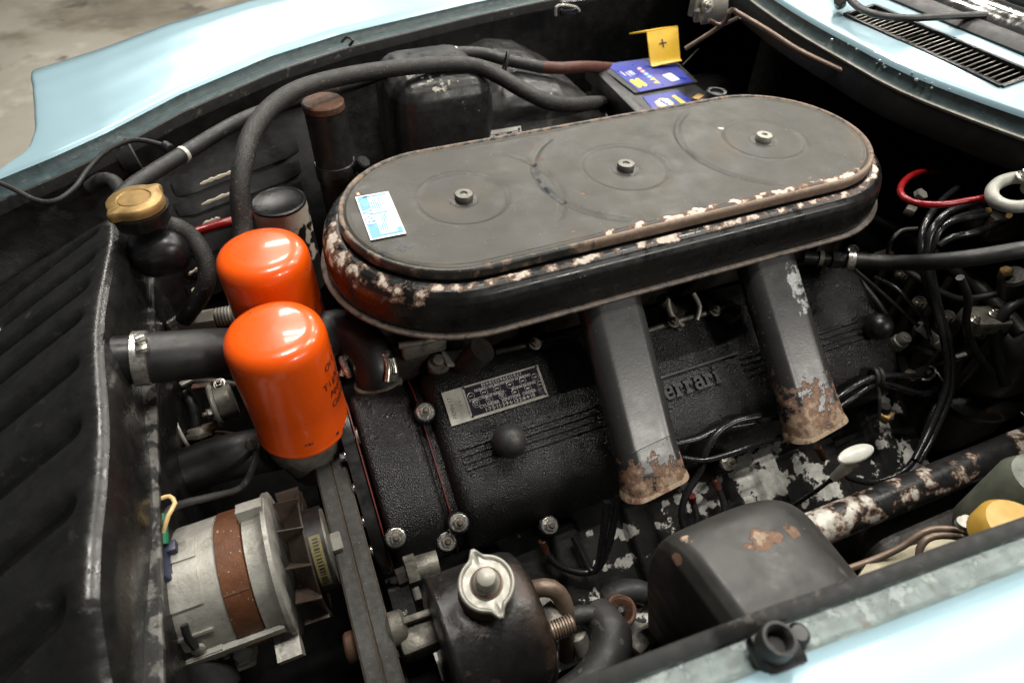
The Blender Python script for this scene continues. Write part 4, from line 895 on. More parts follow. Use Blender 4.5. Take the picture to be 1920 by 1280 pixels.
# dark hoses around alternator
hose('lower_radiator_hose', 'dark wide radiator hose passing above the alternator', 'hose', [(250, 960, .69), (310, 905, .69), (390, 868, .69), (460, 850, .69), (520, 840, .67)], .026, 'rubber', n=24)
hose('bottom_hose', 'dark curved hose below the alternator', 'hose', [(285, 1170, .74), (330, 1190, .72), (370, 1235, .70), (400, 1300, .68)], .024, 'rubber', n=24)
g = G(); g.ring_torus(pz(298, 1172, .745), (1, .1, .2), .0235, .004, 28, 8); emit('hose_clamp', g, 'alu_dark', label='tarnished hose clamp below the radiator flange', cat='hose clamp')
br = thing('alternator_bracket', 'dirty alloy bracket bolted under the alternator', 'bracket', pz(440, 1220, .63))
g = G(); g.box(pz(440, 1225, .66), (.035, .03, .02), None, .004); emit('bracket_arm', g, 'alu', br); bolt('bolt', pz(452, 1222, .672), (.3, -.5, .8), .010, br, .012, stud=False, mt='alu')
g = G(); g.box(pz(400, 1180, .675), (.02, .05, .012), Matrix.Rotation(.5, 3, 'X'), .003); emit('bracket_arm', g, 'alu', br)
# pump fittings behind the front filter
wp = thing('water_pump', 'shadowed alloy water pump fittings behind the orange filters', 'water pump', pz(400, 780, .62))
cylpx('pipe_stub', (405, 760, .70), (440, 748, .70), .022, 'alu_dark', wp, 24, .003)
cylpx('flange', (400, 762, .70), (409, 759, .70), .027, 'alu', wp, 24, .002)
cylpx('brown_pipe', (412, 860, .64), (420, 810, .66), .020, 'rust', wp, 20)
cylpx('union', (378, 822, .67), (372, 800, .68), .0135, 'alu_dark', wp, 20, .002)
cylpx('union_nut', (377, 815, .673), (375, 808, .677), .0165, 'alu_dark', wp, 6)
g = G(); g.ring_torus(pz(352, 820, .68), (1, .2, .1), .028, .002, 30, 6); emit('clip_ring', g, 'plated', wp)
cylpx('arm', (415, 795, .68), (380, 805, .68), .006, 'rust', wp, 10)
bolt('bolt', pz(402, 772, .705), (-1, -.3, .3), .006, wp, .008)
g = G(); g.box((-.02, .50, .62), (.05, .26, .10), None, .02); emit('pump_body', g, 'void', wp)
g = G(); g.lathe(pz(472, 835, .722), (0, -.2, 1), [(.006, 0), (.007, .004), (.004, .01), (.001, .014)], 12); emit('cable_terminal', g, 'alu_dark', wp)

# ================================================================== BELTS to the steering pump
def beltloop(xc, wdt, lab):
    A = (.497, .648, .078); B = (.150, .628, .068); d = math.hypot(A[0] - B[0], A[1] - B[1]); th = math.atan2(B[1] - A[1], B[0] - A[0]); al_ = math.acos((A[2] - B[2]) / d)
    path = []
    for (cy, cz, r), a0, a1 in ((A, th + al_, th + 2 * math.pi - al_), (B, th - al_, th + al_)):
        for k in range(31): t = lerp(a0, a1, k / 30); path.append((cy + r * math.cos(t), cz + r * math.sin(t), math.cos(t), math.sin(t)))
    full = []
    for i, p in enumerate(path):
        q = path[(i + 1) % len(path)]; L = math.hypot(q[0] - p[0], q[1] - p[1]); n = max(1, int(L / .012))
        for k in range(n): t = k / n; full.append(tuple(lerp(p[j], q[j], t) for j in range(4)))
    g = G(); rs = []
    for y, z, ny, nz in full: rs.append([V((xc + dx, y + ny * h, z + nz * h)) for dx, h in ((-wdt / 2, 0), (-wdt / 2, .0015), (-wdt / 2 + .0008, .0022), (wdt / 2 - .0008, .0022), (wdt / 2, .0015), (wdt / 2, 0), (wdt * .33, -.008), (-wdt * .33, -.008))])
    g.rings(rs, 0, True, False, False, True)
    o = emit('drive_belt', g, 'belt', label=lab, cat='drive belt')
    for s_ in (-1, 1):
        g = G(); rs = [[V((xc + s_ * (wdt / 2 + dx), y + ny * h, z + nz * h)) for dx, h in ((-.0002, .0020), (.0009, .0012), (.0009, .0002), (-.0002, .0002))] for y, z, ny, nz in full]
        g.rings(rs, 0, True, False, False, True); emit('frayed_edge', g, 'belt_edge', o)
    return o
beltloop(-.0302, .0142, 'grey brown drive belt nearer the radiator'); beltloop(-.0144, .0142, 'grey brown drive belt nearer the timing cover')
pl = thing('pump_pulley', 'dark twin groove pulley inside the drive belts', 'pulley', (-.02, .15, .56))
g = G(); g.lathe((0, .150, .628), (1, 0, 0), [(.02, -.04), (.069, -.038), (.060, -.030), (.069, -.0225), (.060, -.015), (.069, -.007), (.066, -.004), (.02, -.004)], 48); emit('sheave', g, 'casting', pl)
g = G(); g.cyl((-.055, .150, .628), (-.038, .150, .628), .018, n=6); emit('hub_nut', g, 'rust', pl)
cylpx('tensioner', (648, 1215, .67), (668, 1208, .67), .014, 'rust', pl, 20, .002)

# ================================================================== STEERING PUMP with reservoir
sp = thing('steering_pump', 'rust stained black power steering pump with teardrop reservoir', 'pump', (.07, .19, .55))
def arch(x, sc_=1.0, dz=0.0):
    o = []
    for k in range(25):
        a = math.pi * k / 24; o.append(V((x, .186 + .062 * sc_ * math.cos(a), .742 + dz + .062 * sc_ * math.sin(a))))
    o += [V((x, .186 - .060 * sc_, .66)), V((x, .186 - .05 * sc_, .56)), V((x, .186 + .05 * sc_, .56)), V((x, .186 + .060 * sc_, .66))]
    return o
rs = [arch(x, s_) for x, s_ in ((.030, .90), (.031, .985), (.033, 1.0), (.0345, 1.0), (.037, .975), (.055, .975), (.085, .97), (.098, .95), (.106, .90), (.110, .80), (.1115, .6))]
g = G(); g.rings(rs); emit('reservoir', g, 'rust_black', sp, ang=50, wear=lambda p: .24 + .18 * sm(.09, .10, p.x) + .3 * math.exp(-((p - V((.085, .15, .79))).length / .03) ** 2) + .2 * sm(.78, .81, p.z))
cc = pd(912, 1085, .475)
g = G(); g.cyl((cc.x - .004, cc.y, .77), (cc.x, cc.y, cc.z - .013), .026, .019, 28); emit('filler_neck', g, 'rust', sp)
pc = thing('reservoir_cap', 'dull silver eared cap with centre knob on steering reservoir', 'cap', (cc.x, cc.y, cc.z - .008))
axc = V((-.05, -.10, 1)).normalized(); bs_ = V((cc.x, cc.y, cc.z - .008))
g = earcap(bs_, axc, .0215, .0072, [(.92, -.004), (1.0, -.003), (1.03, .000), (1.0, .0028), (.95, .0034), (.90, .0030), (.84, .0010), (.60, .0008), (.56, .003), (.50, .0036), (.02, .0036)], rot=1.62, hint=(1, 0, 0))
emit('cap_plate', g, 'plated', pc, ang=50)
g = G(); g.lathe(bs_ + axc * .0035, axc, [(.0110, -.001), (.0100, .002), (.0085, .0035), (.0080, .0095), (.0070, .0125), (.0045, .0138), (.0001, .0142)], 32); emit('centre_knob', g, 'plated', pc, ang=40)
g = G(); g.lathe(bs_ + axc * .0032, axc, [(.0118, 0), (.0118, .0008), (.0105, .0012)], 32); emit('rust_ring', g, 'rust', pc)
# pump brackets, bolts
pb = thing('pump_bracket', 'grimy alloy bracket arm holding the steering pump', 'bracket', (.0, .19, .62))
cylpx('spacer', (778, 1068, .715), (822, 1055, .715), .0125, 'alu_dark', pb, 20)
cylpx('spacer_nut', (763, 1075, .715), (783, 1068, .715), .016, 'alu_dark', pb, 6)
cylpx('bolt_head', (745, 1085, .712), (762, 1078, .712), .009, 'casting', pb, 6)
g = G(); g.box(pz(775, 1095, .70), (.008, .045, .03), None, .002); emit('arm_plate', g, 'casting', pb)
cylpx('shaft_housing', (728, 1185, .695), (762, 1172, .695), .0165, 'alu_dark', pb, 24, .003)
g = G(); c, s_, R = bar(pz(755, 1165, .708), pz(828, 1140, .708), .007, .006); g.box(c, s_, R, .002); emit('arm_rib', g, 'alu_dark', pb)
g = G(); g.box(pz(785, 1195, .69), (.035, .030, .025), None, .005); emit('arm_body', g, 'alu_dark', pb)
g = G(); g.box((.0, .17, .61), (.05, .12, .10), None, .01); emit('pump_nose', g, 'void', pb)
# pipes at the pump
hose('steering_return_pipe', 'brown bent steel pipe hooking over beside the steering pump', 'pipe', [(985, 1118, .70), (1005, 1103, .71), (1035, 1103, .712), (1055, 1125, .70), (1062, 1165, .68), (1062, 1230, .63)], .0085, 'pipe', n=16)
sp2 = thing('adjuster_bolt', 'rusty threaded adjuster bolt with silver bracket by the pump', 'bolt', pz(1050, 1180, .68))
cylpx('bolt_shank', (1022, 1188, .705), (1075, 1168, .705), .0075, 'rust', sp2, 16)
for k in range(9): cylpx('thread_ridge', (1028 + 5.2 * k, 1185.5 - 2 * k, .705), (1030.6 + 5.2 * k, 1184.6 - 2 * k, .705), .0088, 'stud', sp2, 16)
cylpx('bolt_head', (1008, 1198, .700), (1024, 1190, .702), .0135, 'alu_dark', sp2, 6)
g = G(); g.box(pz(1030, 1155, .69), (.02, .02, .012), Matrix.Rotation(.3, 3, 'Z'), .002); emit('bracket', g, 'alu_dark', sp2)
g = G(); g.box(pz(1022, 1130, .66), (.02, .03, .008), Matrix.Rotation(.5, 3, 'Z'), .002); emit('bracket', g, 'alu_dark', sp2)
hose('steering_hose', 'thick grey rubber steering hose curving down to near gutter', 'hose', [(1120, 1150, .665), (1138, 1168, .672), (1147, 1200, .672), (1135, 1245, .67), (1100, 1290, .67), (1030, 1340, .67)], lambda t: .0165 + .003 * sm(.12, .18, t), 'rubber_grey', n=24)
hose('steering_pipe', 'thin grey pipe entering the thick steering hose', 'pipe', [(1068, 1160, .67), (1088, 1152, .675), (1112, 1152, .672), (1125, 1160, .668)], .009, 'rubber_grey', n=16)
cylpx('hose_union', (1080, 1185, .66), (1095, 1220, .64), .0095, 'plated', thing('pipe_fitting', 'silver pipe fitting below the thin grey pipe', 'pipe fitting', pz(1090, 1200, .64)), 12, .002)
# engine mount area
mt_ = thing('engine_mount', 'black cast engine mount with round rusty cup beside tower cover', 'engine mount', pz(1165, 1145, .58))
cylpx('cup', (1163, 1150, .615), (1157, 1130, .60), .0165, 'rust', mt_, 24)
g = G(); g.ring_torus(pz(1164, 1144, .62), (0, -.3, 1), .0145, .0028, 28, 8); emit('cup_rim', g, 'rust', mt_)
cylpx('cup_centre', (1164, 1148, .605), (1164, 1142, .622), .005, 'casting', mt_, 14, .002)
g = G(); g.tube([pz(1140, 1125, .61), pz(1160, 1112, .615), pz(1195, 1108, .615), pz(1230, 1125, .60)], .013, 14); emit('cast_arm', g, 'rubber_grey', mt_)
g = G(); g.box(pz(1195, 1190, .58), (.04, .035, .03), Matrix.Rotation(.4, 3, 'Z'), .006); emit('cast_foot', g, 'alu_dark', mt_)
g = G(); g.sphere(pz(1200, 1150, .585), .022, 16, sq=(1, 1, .6)); emit('cast_boss', subdiv(g, 1), 'flake', mt_, wear=lambda p: .42)

# ================================================================== HOSES AND CABLES, far side
cl = thing('upper_radiator_hose', 'wide black radiator hose running into the orange filter', 'hose', pz(340, 670, .70))
A1, A2 = pz(262, 672, .85), pz(300, 669, .847)
g = G(); g.tube([A1, pz(330, 667, .842), pz(390, 662, .832), pz(460, 657, .812), pz(540, 650, .79)], .0245, 32); emit('hose_body', g, 'rubber', cl)
g = G(); dA = (A2 - A1).normalized(); g.lathe(A1 - dA * .005, dA, [(.0242, 0), (.0262, .001), (.0262, .013), (.0242, .014)], 40); clamp = emit('clamp_band', g, 'steel', cl)
g = G(); g.cyl(pz(254, 640, .878), pz(274, 632, .878), .0055, n=14, bev=.001); g.box(pz(266, 650, .873), (.011, .014, .007), None, .002); emit('clamp_screw', g, 'steel', clamp)
g = G(); g.lathe(A1 - dA * .03, dA, [(.029, 0), (.029, .006), (.023, .008), (.023, .03)], 32); emit('outlet_neck', g, 'black', cl)
hose('thermostat_elbow', 'black moulded rubber elbow between orange filter and air cleaner', 'hose', [(585, 655, .79), (620, 622, .79), (655, 625, .787), (690, 655, .778), (705, 690, .765), (712, 730, .74)], .0245, 'rubber', n=28)
th = thing('thermostat_housing', 'greasy alloy thermostat housing with shiny clamp beside valve cover', 'housing', pz(715, 740, .70))
g = G(); g.lathe(pz(713, 728, .742), (.05, -.35, -1), [(.0255, -.012), (.0272, -.011), (.0272, .001), (.0255, .002)], 36); emit('clamp_band', g, 'alu_dark', th)
g = G(); g.lathe(pz(714, 735, .735), (.05, -.35, -1), [(.024, 0), (.024, .02), (.03, .03), (.032, .06)], 32); emit('outlet', g, 'alu_dark', th)
g = G(); g.tube([pz(724, 672, .785), pz(728, 690, .78), pz(726, 715, .77)], .0038, 10); g.tube([pz(735, 672, .782), pz(740, 690, .775), pz(742, 712, .765)], .0036, 10); emit('clamp_ears', g, 'steel', th)
cylpx('clamp_screw', (721, 660, .79), (723, 666, .786), .0055, 'steel', th, 16, .001); cylpx('clamp_nut', (736, 700, .775), (735, 712, .768), .006, 'alu_dark', th, 14, .001)
g = G(); g.box(pz(748, 740, .72), (.018, .04, .03), Matrix.Rotation(.3, 3, 'X'), .004); emit('strut', g, 'alu_dark', th)
g = G(); g.box(pz(670, 760, .70), (.05, .05, .03), None, .006); emit('base', g, 'void', th)
cylpx('stud', (764, 772, .728), (764, 762, .738), .0085, 'stud', th, 18, .001); cylpx('stud_collar', (764, 774, .725), (764, 769, .731), .0115, 'plated', th, 18, .001)
g = G(); g.tube([pz(640, 670, .775), pz(648, 690, .77), pz(655, 705, .76)], .004, 8); g.tube([pz(650, 668, .775), pz(644, 690, .765), pz(640, 705, .76)], .003, 8); emit('clip', g, 'steel', th)
hose('braided_hose', 'thick worn braided hose arching over from far orange filter', 'hose', [(457, 470, .845), (455, 425, .865), (450, 360, .90), (457, 300, .925), (475, 245, .94), (510, 200, .945), (560, 168, .945), (630, 147, .942), (720, 131, .937), (820, 121, .93), (890, 124, .922), (935, 143, .912), (985, 172, .90), (1030, 192, .885), (1075, 197, .86), (1112, 193, .83), (1150, 192, .80), (1210, 186, .76)], .0110, 'braid', n=24)
hose('battery_cable', 'thick dark cable with white tape running beside the braided hose', 'cable', [(210, 392, .885), (245, 352, .89), (300, 315, .893), (345, 288, .895), (440, 232, .898), (510, 203, .90), (580, 182, .90), (660, 158, .905), (730, 132, .91), (790, 112, .91), (850, 100, .908), (905, 101, .903), (950, 113, .897), (1018, 127, .888)], .0092, 'rubber_grey', n=20)
hose('battery_cable_end', 'red brown sleeved cable end leading to the battery', 'cable', [(1012, 126, .888), (1050, 128, .884), (1085, 126, .876), (1112, 126, .862), (1150, 128, .835)], .0092, 'redbrown', n=18)
def wrap(px, py, z, px2, py2, r, mt, label):
    a, b = pz(px, py, z), pz(px2, py2, z); g = G(); d = (b - a).normalized(); g.lathe(a, d, [(r - .0005, 0), (r, .0003), (r, .005), (r - .0005, .0053)], 24); return emit('tape_band', g, mt, label=label, cat='tape')
wrap(341, 291, .895, 352, 284, .0098, 'white', 'white tape band on the dark cable near brass cap')
wrap(851, 100, .908, 862, 99, .0098, 'white', 'white tape band on the cable above wheel arch')
g = G(); g.ring_torus(pz(946, 127, .905), (.9, -.35, -.25), .0185, .0022, 24, 6, sx=1.25); emit('cable_tie', g, 'rubber', label='black tie strapping cable and braided hose together', cat='cable tie')
hose('overflow_hose', 'black ribbed overflow hose curving down from the brass cap', 'hose', [(300, 420, .885), (330, 425, .88), (360, 445, .865), (384, 485, .845), (388, 525, .825), (372, 562, .80), (345, 598, .77)], .0098, 'braid', n=18)
hose('red_cable', 'dark red cable crossing behind the orange filters', 'cable', [(352, 440, .80), (385, 428, .80), (440, 412, .80), (480, 400, .79)], .0055, 'red', n=12)
# upper left: wiring and horn area
hose('headlamp_wire', 'thin black wire looping beside the far wing lip', 'wire', [(-30, 330, .885), (20, 352, .882), (70, 376, .878), (105, 376, .878), (140, 352, .882), (165, 318, .89), (200, 283, .90), (250, 263, .905), (290, 268, .903), (316, 276, .90)], .0030, 'rubber_grey', n=10)
g = G(); g.cyl(pz(308, 272, .90), pz(320, 280, .898), .006, n=14, bev=.001); emit('wire_terminal', g, 'rubber', label='black ring terminal at the end of the loop wire', cat='terminal')
hose('vent_hose', 'short grey hose stub behind the brass cap', 'hose', [(170, 352, .86), (190, 338, .87), (212, 340, .87), (232, 366, .865)], .0088, 'rubber_grey', n=16)
hn = thing('horn', 'dark horn bracket tucked below the far wing', 'horn', pz(235, 310, .84))
g = G(); g.lathe(pz(225, 305, .865), (1, .2, .1), [(.012, 0), (.022, .012), (.026, .02), (.024, .022), (.01, .014)], 24); emit('bell', g, 'rubber_grey', hn)
g = G(); g.box(pz(190, 305, .865), (.03, .015, .01), Matrix.Rotation(.5, 3, 'Y'), .003); emit('bracket', g, 'casting', hn)
hose('rusty_rod', 'rusty thin rod standing at the grille side of radiator', 'rod', [(0, 510, .76), (18, 475, .79), (36, 432, .82)], .004, 'rust', n=8)
hose('red_wire', 'short red wire in front of the radiator', 'wire', [(-20, 530, .74), (10, 518, .745), (40, 505, .75)], .003, 'red', n=8)
hose('latch_rod', 'small hooked stay on the far wing lip', 'rod', [(640, 80, .915), (650, 70, .922), (662, 76, .920), (655, 86, .91)], .0022, 'casting', n=8)
# far filler neck canister
fc = thing('oil_filler_tube', 'upright black filler tube with rusty brown cap', 'filler tube', pyy(650, 330, .84))
T0, T1 = pyy(608, 205, .84), pyy(650, 345, .84); T1 = V((T0.x, .84, T1.z)); g = G()
g.cyl(T0 - V((0, 0, .18)), T0, .0265, n=32); emit('tube', g, 'bay_scuffed', fc, wear=lambda p: .2)
g = G(); g.cyl(T0, T0 + V((0, 0, .012)), .0275, n=32, bev=.002); emit('cap', g, 'rust', fc)
g = G(); g.cyl(T0 - V((0, 0, .100)), T0 - V((0, 0, .075)), .0285, n=32, bev=.001); emit('band', g, 'bay_scuffed', fc, wear=blob([(T0 + V((.01, -.032, -.088)), .014, .5)]))
g = G(); g.cyl(T0 + V((.030, -.016, -.085)), T0 + V((.038, -.025, -.070)), .010, n=14, bev=.002); emit('band_bolt', g, 'bay', fc)
# cream black canister
cf = thing('coil_canister', 'black topped canister with peeling cream side behind far filter', 'canister', pyy(520, 440, .79))
K0 = pyy(522, 378, .79); g = G(); g.cyl(K0 - V((0, 0, .14)), K0 - V((0, 0, .001)), .036, n=48); emit('shell', subdiv(g, 8), 'cream', cf, wear=lambda p: interp(K0.z - p.z, [(0, -.25), (.012, -.16), (.025, -.05), (.04, .08), (.2, .3)]) + .16 * NZ.noise(p * 70))
g = G(); g.lathe(K0, (0, 0, 1), [(.0362, -.002), (.036, .001), (.033, .002), (.030, .0005), (.001, .0005)], 40); emit('top', g, 'black', cf)
for dx in (): cf_ = G(); cf_.box(K0 + V((dx, .003, .003)), (.009, .007, .006), None, .001); emit('terminal', cf_, 'black', cf)
# VIN style plate
vp = thing('chassis_plate', 'small white and dark blue chassis plate behind the air cleaner', 'plate', (.40, .85, .80))
HN = V((0, -1, .45)).normalized(); HP = V((.4, .862, .835)) + HN * .002
vq = [ppl(px, py, HP, HN) for px, py in ((890, 250), (976, 236), (982, 280), (897, 294))]
emit('plate_body', G().slab([vq[3], vq[2], vq[1], vq[0]], .001), 'white', vp)
nv = (vq[2] - vq[3]).cross(vq[0] - vq[3]).normalized()
def vqp(u, v, k=.0013): return vq[0].lerp(vq[1], u).lerp(vq[3].lerp(vq[2], u), v) + nv * k
emit('print_band', G().slab([vqp(.24, .36), vqp(.93, .36), vqp(.93, .16), vqp(.24, .16)], .0002), 'plate_dark', vp)
emit('print_band', G().slab([vqp(.93, .9), vqp(.965, .9), vqp(.965, .2), vqp(.93, .2)], .0002), 'plate_dark', vp)
for s_, u in (('TIPO', .33), ('TYPE', .58), ('TYP', .85)): text('lettering', s_, .0062, vqp(u, .26, .0017), vq[1] - vq[0], vq[0] - vq[3], 'paper', vp, bold=.0001)
emit('print_smudge', G().slab([vqp(.05, .9), vqp(.2, .9), vqp(.22, .3), vqp(.06, .3)], .0002), 'etch', vp)
g = G(); g.lathe(vqp(.955, .12, .001), nv, [(.0022, 0), (.0018, .001)], 12); emit('rivet', g, 'black', vp)
# ================================================================== BATTERY
ZB = .845
bt = thing('battery', 'black car battery with royal blue label behind the air cleaner', 'battery', pz(1230, 170, .66))
B0 = pz(1112, 128, ZB); bx0, by1 = B0.x, B0.y
Bq = lambda px, py: pz(px, py, ZB)
bxr = Bq(1330, 175).x; byn = Bq(1190, 222).y - .05
g = G(); g.box(((bx0 + bxr) / 2, (by1 + byn) / 2, ZB - .09), (bxr - bx0, by1 - byn, .18), None, .004); emit('case', g, 'battery', bt)
def lab(pts, zz, mt, name='label_panel', th=.0004):
    return emit(name, G().slab([pz(px, py, ZB + zz) for px, py in pts], th), mt, bt)
g = G(); q_ = [pz(px, py, ZB) for px, py in ((1190, 178), (1308, 157), (1272, 122), (1250, 108), (1120, 125))]
g.slab(q_, .003); emit('lid_step', g, 'battery', bt)
l1 = lab([(1200, 173), (1300, 153), (1262, 118), (1205, 112), (1135, 121)], .0034, 'batt_blue')
l2 = lab([(1238, 222), (1320, 205), (1270, 170), (1204, 182)], .0005, 'batt_blue')
def mark(pts, z, mt, par): return emit('printed_mark', G().slab([pz(px, py, ZB + z) for px, py in pts], .0002), mt, par)
mark([(1260, 153), (1275, 149), (1257, 137), (1241, 141)], .004, 'paper', l1)
def ell(cx_, cy_, rx, ry, z, mt, par, n=14, rot=0.0):
    pts = [(cx_ + rx * math.cos(t) * math.cos(rot) - ry * math.sin(t) * math.sin(rot), cy_ + rx * math.cos(t) * math.sin(rot) + ry * math.sin(t) * math.cos(rot)) for t in [-2 * math.pi * k / n for k in range(n)]]
    return mark(pts, z, mt, par)
for (cx_, cy_, mm) in ((1199, 129, 'pink'), (1205, 134, 'pink'), (1211.5, 139, 'sky_print'), (1217.5, 144, 'sky_print')): ell(cx_, cy_, 5, 2.8, .004, mm, l1); ell(cx_, cy_, 2.4, 1.2, .0043, 'paper', l1)
for cx_, cy_ in ((1225, 148), (1232, 154)): mark([(cx_ - 6.5, cy_ + 2), (cx_ + 6.5, cy_ + 2.5), (cx_ - 1, cy_ - 3)], .004, 'batt_yellow', l1)
for a in ([(1181, 150), (1186, 149), (1203, 160), (1203, 164), (1197, 164.5), (1181, 153)], [(1191, 148), (1196, 147), (1213.5, 159), (1213, 162), (1208, 162), (1191, 151)]): mark(list(reversed(a)), .004, 'batt_yellow', l1)
for x0, y0 in ((1172, 136), (1176, 134), (1180, 133), (1162, 135)): mark([(x0, y0), (x0 + 11, y0 + 7.5), (x0 + 12.5, y0 + 7), (x0 + 1.5, y0 - .6)], .004, 'paper', l1)
hexq = [(1227, 192), (1234, 200), (1258, 201), (1264, 194), (1252, 185), (1237, 184.5)]
mark(list(hexq), .0011, 'batt_yellow', l2)
mark([(lerp(1245.5, a, .84), lerp(193, b, .84)) for a, b in hexq], .0015, 'paper', l2)
pq1, pq2 = pz(1236, 189, ZB), pz(1256, 197, ZB)
text('lettering', 'NAPA', .0105, pz(1246, 193.2, ZB + .0019), pz(1255, 199, ZB) - pz(1237, 187.5, ZB), pz(1250, 190, ZB) - pz(1243, 196, ZB), 'batt_blue', bt, bold=.0004)
mark(list(reversed([(1259, 180), (1265, 178.5), (1285, 192), (1285, 195), (1279, 196)])), .0011, 'batt_yellow', l2)
g = G(); g.box(pz(1150, 175, ZB - .01), (.02, .20, .03), Matrix.Rotation(-.08, 3, 'Z'), .003); emit('case_rib', g, 'battery', bt)
g = G(); g.box(pz(1135, 212, .80), (.004, .06, .004), Matrix.Rotation(.5, 3, 'X'), .001); emit('hold_down', g, 'plated', bt)
post = pz(1318, 190, ZB + .012); g = G(); g.cyl(post - V((0, 0, .012)), post, .009, n=16, bev=.001); emit('terminal_post', g, 'alu', bt)
g = G(); g.box(pz(1308, 186, ZB + .010), (.022, .012, .010), Matrix.Rotation(.5, 3, 'Z'), .002); emit('terminal_clamp', g, 'brass', bt)
kc = pz(1344, 172, ZB + .03); g = G(); g.lathe(kc - V((0, 0, .03)), (0, 0, 1), [(.016, 0), (.0165, .028), (.015, .031), (.0105, .031), (.0095, .027), (.0001, .027)], 28); emit('terminal_knob', g, 'battery', bt)
tcv = thing('terminal_cover', 'yellow plastic terminal cover with plus sign standing on battery', 'terminal cover', pz(1245, 128, ZB))
yt = pz(1220, 128, ZB).y + .003
CT = V((-.12, -.72, .68)).normalized(); CQ0 = pz(1248, 124, ZB + .004)
cq = [ppl(px, py, CQ0, CT) for px, py in ((1213, 61), (1271, 51), (1276, 117), (1221, 128))]
g = G(); rs = []
for i in range(13):
    v = i / 12; l_, r_ = cq[0].lerp(cq[3], v), cq[1].lerp(cq[2], v); off = CT * (.006 * max(0, (v - .88) / .12) ** 1.5)
    rs.append([l_ + off, l_.lerp(r_, .3) + off + CT * .0015, l_.lerp(r_, .7) + off + CT * .0015, r_ + off, r_ + off - CT * .003, l_ + off - CT * .003])
g.rings(rs); emit('cover_plate', g, 'cover_yellow', tcv, ang=50)
g = G(); g.slab([cq[0], cq[1], cq[1] + V((-.020, .024, -.009)), cq[0] + V((-.020, .024, -.009))], .0022); emit('cover_return', g, 'cover_yellow', tcv)
pcx = ppl(1243, 83, CQ0 + CT * .0022, CT)
text('plus_sign', '+', .030, pcx, cq[1] - cq[0], cq[0] - cq[3], 'ink', tcv, ex=.0004)
# misc behind battery
lt = thing('bonnet_latch', 'small black latch with hooked wire under the far wing', 'latch', pyy(1075, 15, 1.02))
g = G(); g.tube([pyy(1042, 30, 1.02), pyy(1043, 14, 1.02), pyy(1055, 10, 1.02), pyy(1080, 14, 1.02), pyy(1086, 22, 1.02)], .0025, 8); emit('hook', g, 'plated', lt)
g = G(); g.box(pyy(1075, 4, 1.03), (.05, .015, .008), None, .002); g.box(pyy(1066, 22, 1.02), (.03, .01, .01), None, .002); emit('catch', g, 'black', lt)
sv = thing('wiper_motor', 'shiny metal motor end in the corner below the cowl', 'motor', pyy(1320, 20, .93))
g = G(); g.lathe(pyy(1330, 8, .93), (.75, -.55, .2), [(.001, -.016), (.028, -.014), (.030, -.012), (.030, .02), (.028, .03)], 28); emit('motor_can', g, 'alu', sv)
g = G(); g.box(pyy(1306, 10, .92), (.03, .012, .03), Matrix.Rotation(.4, 3, 'Z'), .003); emit('bracket', g, 'alu_dark', sv)
cylpx('stud', (1306, 18, 'y', .91), (1307, 40, 'y', .91), .006, 'alu_dark', sv, 12, .001); bolt('bolt', pyy(1326, 12, .905), (-.3, -.9, .3), .007, sv, .008)
hose('bonnet_stay', 'slender tan rod bent at its top running along the cowl', 'rod', [(1285, 92, .90), (1352, 48, .94), (1368, 22, .975), (1375, 20, .975), (1384, 25, .972), (1440, 58, .96), (1500, 96, .95), (1590, 138, .94)], .0038, 'pipe', n=10, step=.01)
hose('stay_brace', 'short tan brace rod meeting the bent stay', 'rod', [(1330, 38, .95), (1352, 47, .942), (1388, 32, .962)], .003, 'pipe', n=8)
hose('thin_wire', 'thin wire slanting behind the yellow terminal cover', 'wire', [(1280, 122, .86), (1310, 92, .88)], .0014, 'casting', n=6)
wi = thing('windscreen_wiper', 'black wiper arm lying across the cowl grille', 'wiper', pz(1640, 25, 1.0))
g = G(); g.tube([pz(1588, -12, 1.005), pz(1605, 10, 1.007), pz(1640, 27, 1.008), pz(1700, 34, 1.010), pz(1800, 30, 1.012), pz(1960, 24, 1.012)], .0062, 12, flat=.7); emit('arm', g, 'rubber', wi)
cylpx('pivot', (1576, 8, .995), (1575, -2, 1.008), .008, 'rubber_grey', wi, 16, .001)
hose('washer_tube', 'thin black washer tube along the windscreen base', 'tube', [(1560, -30, 1.0), (1590, -2, 1.005), (1610, 18, 1.006)], .003, 'rubber', n=8)
hose('windscreen_cable', 'black rubber strip at the windscreen corner', 'strip', [(1880, -10, 1.06), (1905, 0, 1.06), (1935, 10, 1.06)], .005, 'rubber', n=8)

# ================================================================== REAR OF ENGINE (right)
hose('fuel_hose', 'thick black fuel hose with silver clamp leaving the air cleaner rear', 'hose', [(1560, 486, .815), (1600, 488, .818), (1680, 493, .83), (1760, 490, .86), (1840, 481, .88), (1960, 462, .895), (2140, 440, .88), (2300, 420, .82)], .0095, 'rubber', n=20)
fh = thing('hose_clamp', 'bright silver clamp on the thick fuel hose', 'hose clamp', pz(1590, 487, .80))
g = G(); g.lathe(pz(1586, 487, .8172), pz(1597, 488, .8178) - pz(1586, 487, .8172), [(.0100, 0), (.0114, .0005), (.0114, .009), (.0100, .0095)], 28); emit('band', g, 'steel', fh)
g = G(); g.cyl(pz(1590, 466, .825), pz(1591, 478, .822), .0028, n=10); emit('screw', g, 'steel', fh)
un = thing('fuel_union', 'dark hexagonal fuel union below the air cleaner rim', 'pipe union', pz(1550, 487, .80))
cylpx('hex', (1556, 486, .815), (1572, 487, .815), .0115, 'black', un, 6); cylpx('neck', (1505, 482, .815), (1556, 486, .815), .008, 'black', un, 14); cylpx('collar', (1533, 484, .815), (1541, 485, .815), .010, 'alu_dark', un, 16)
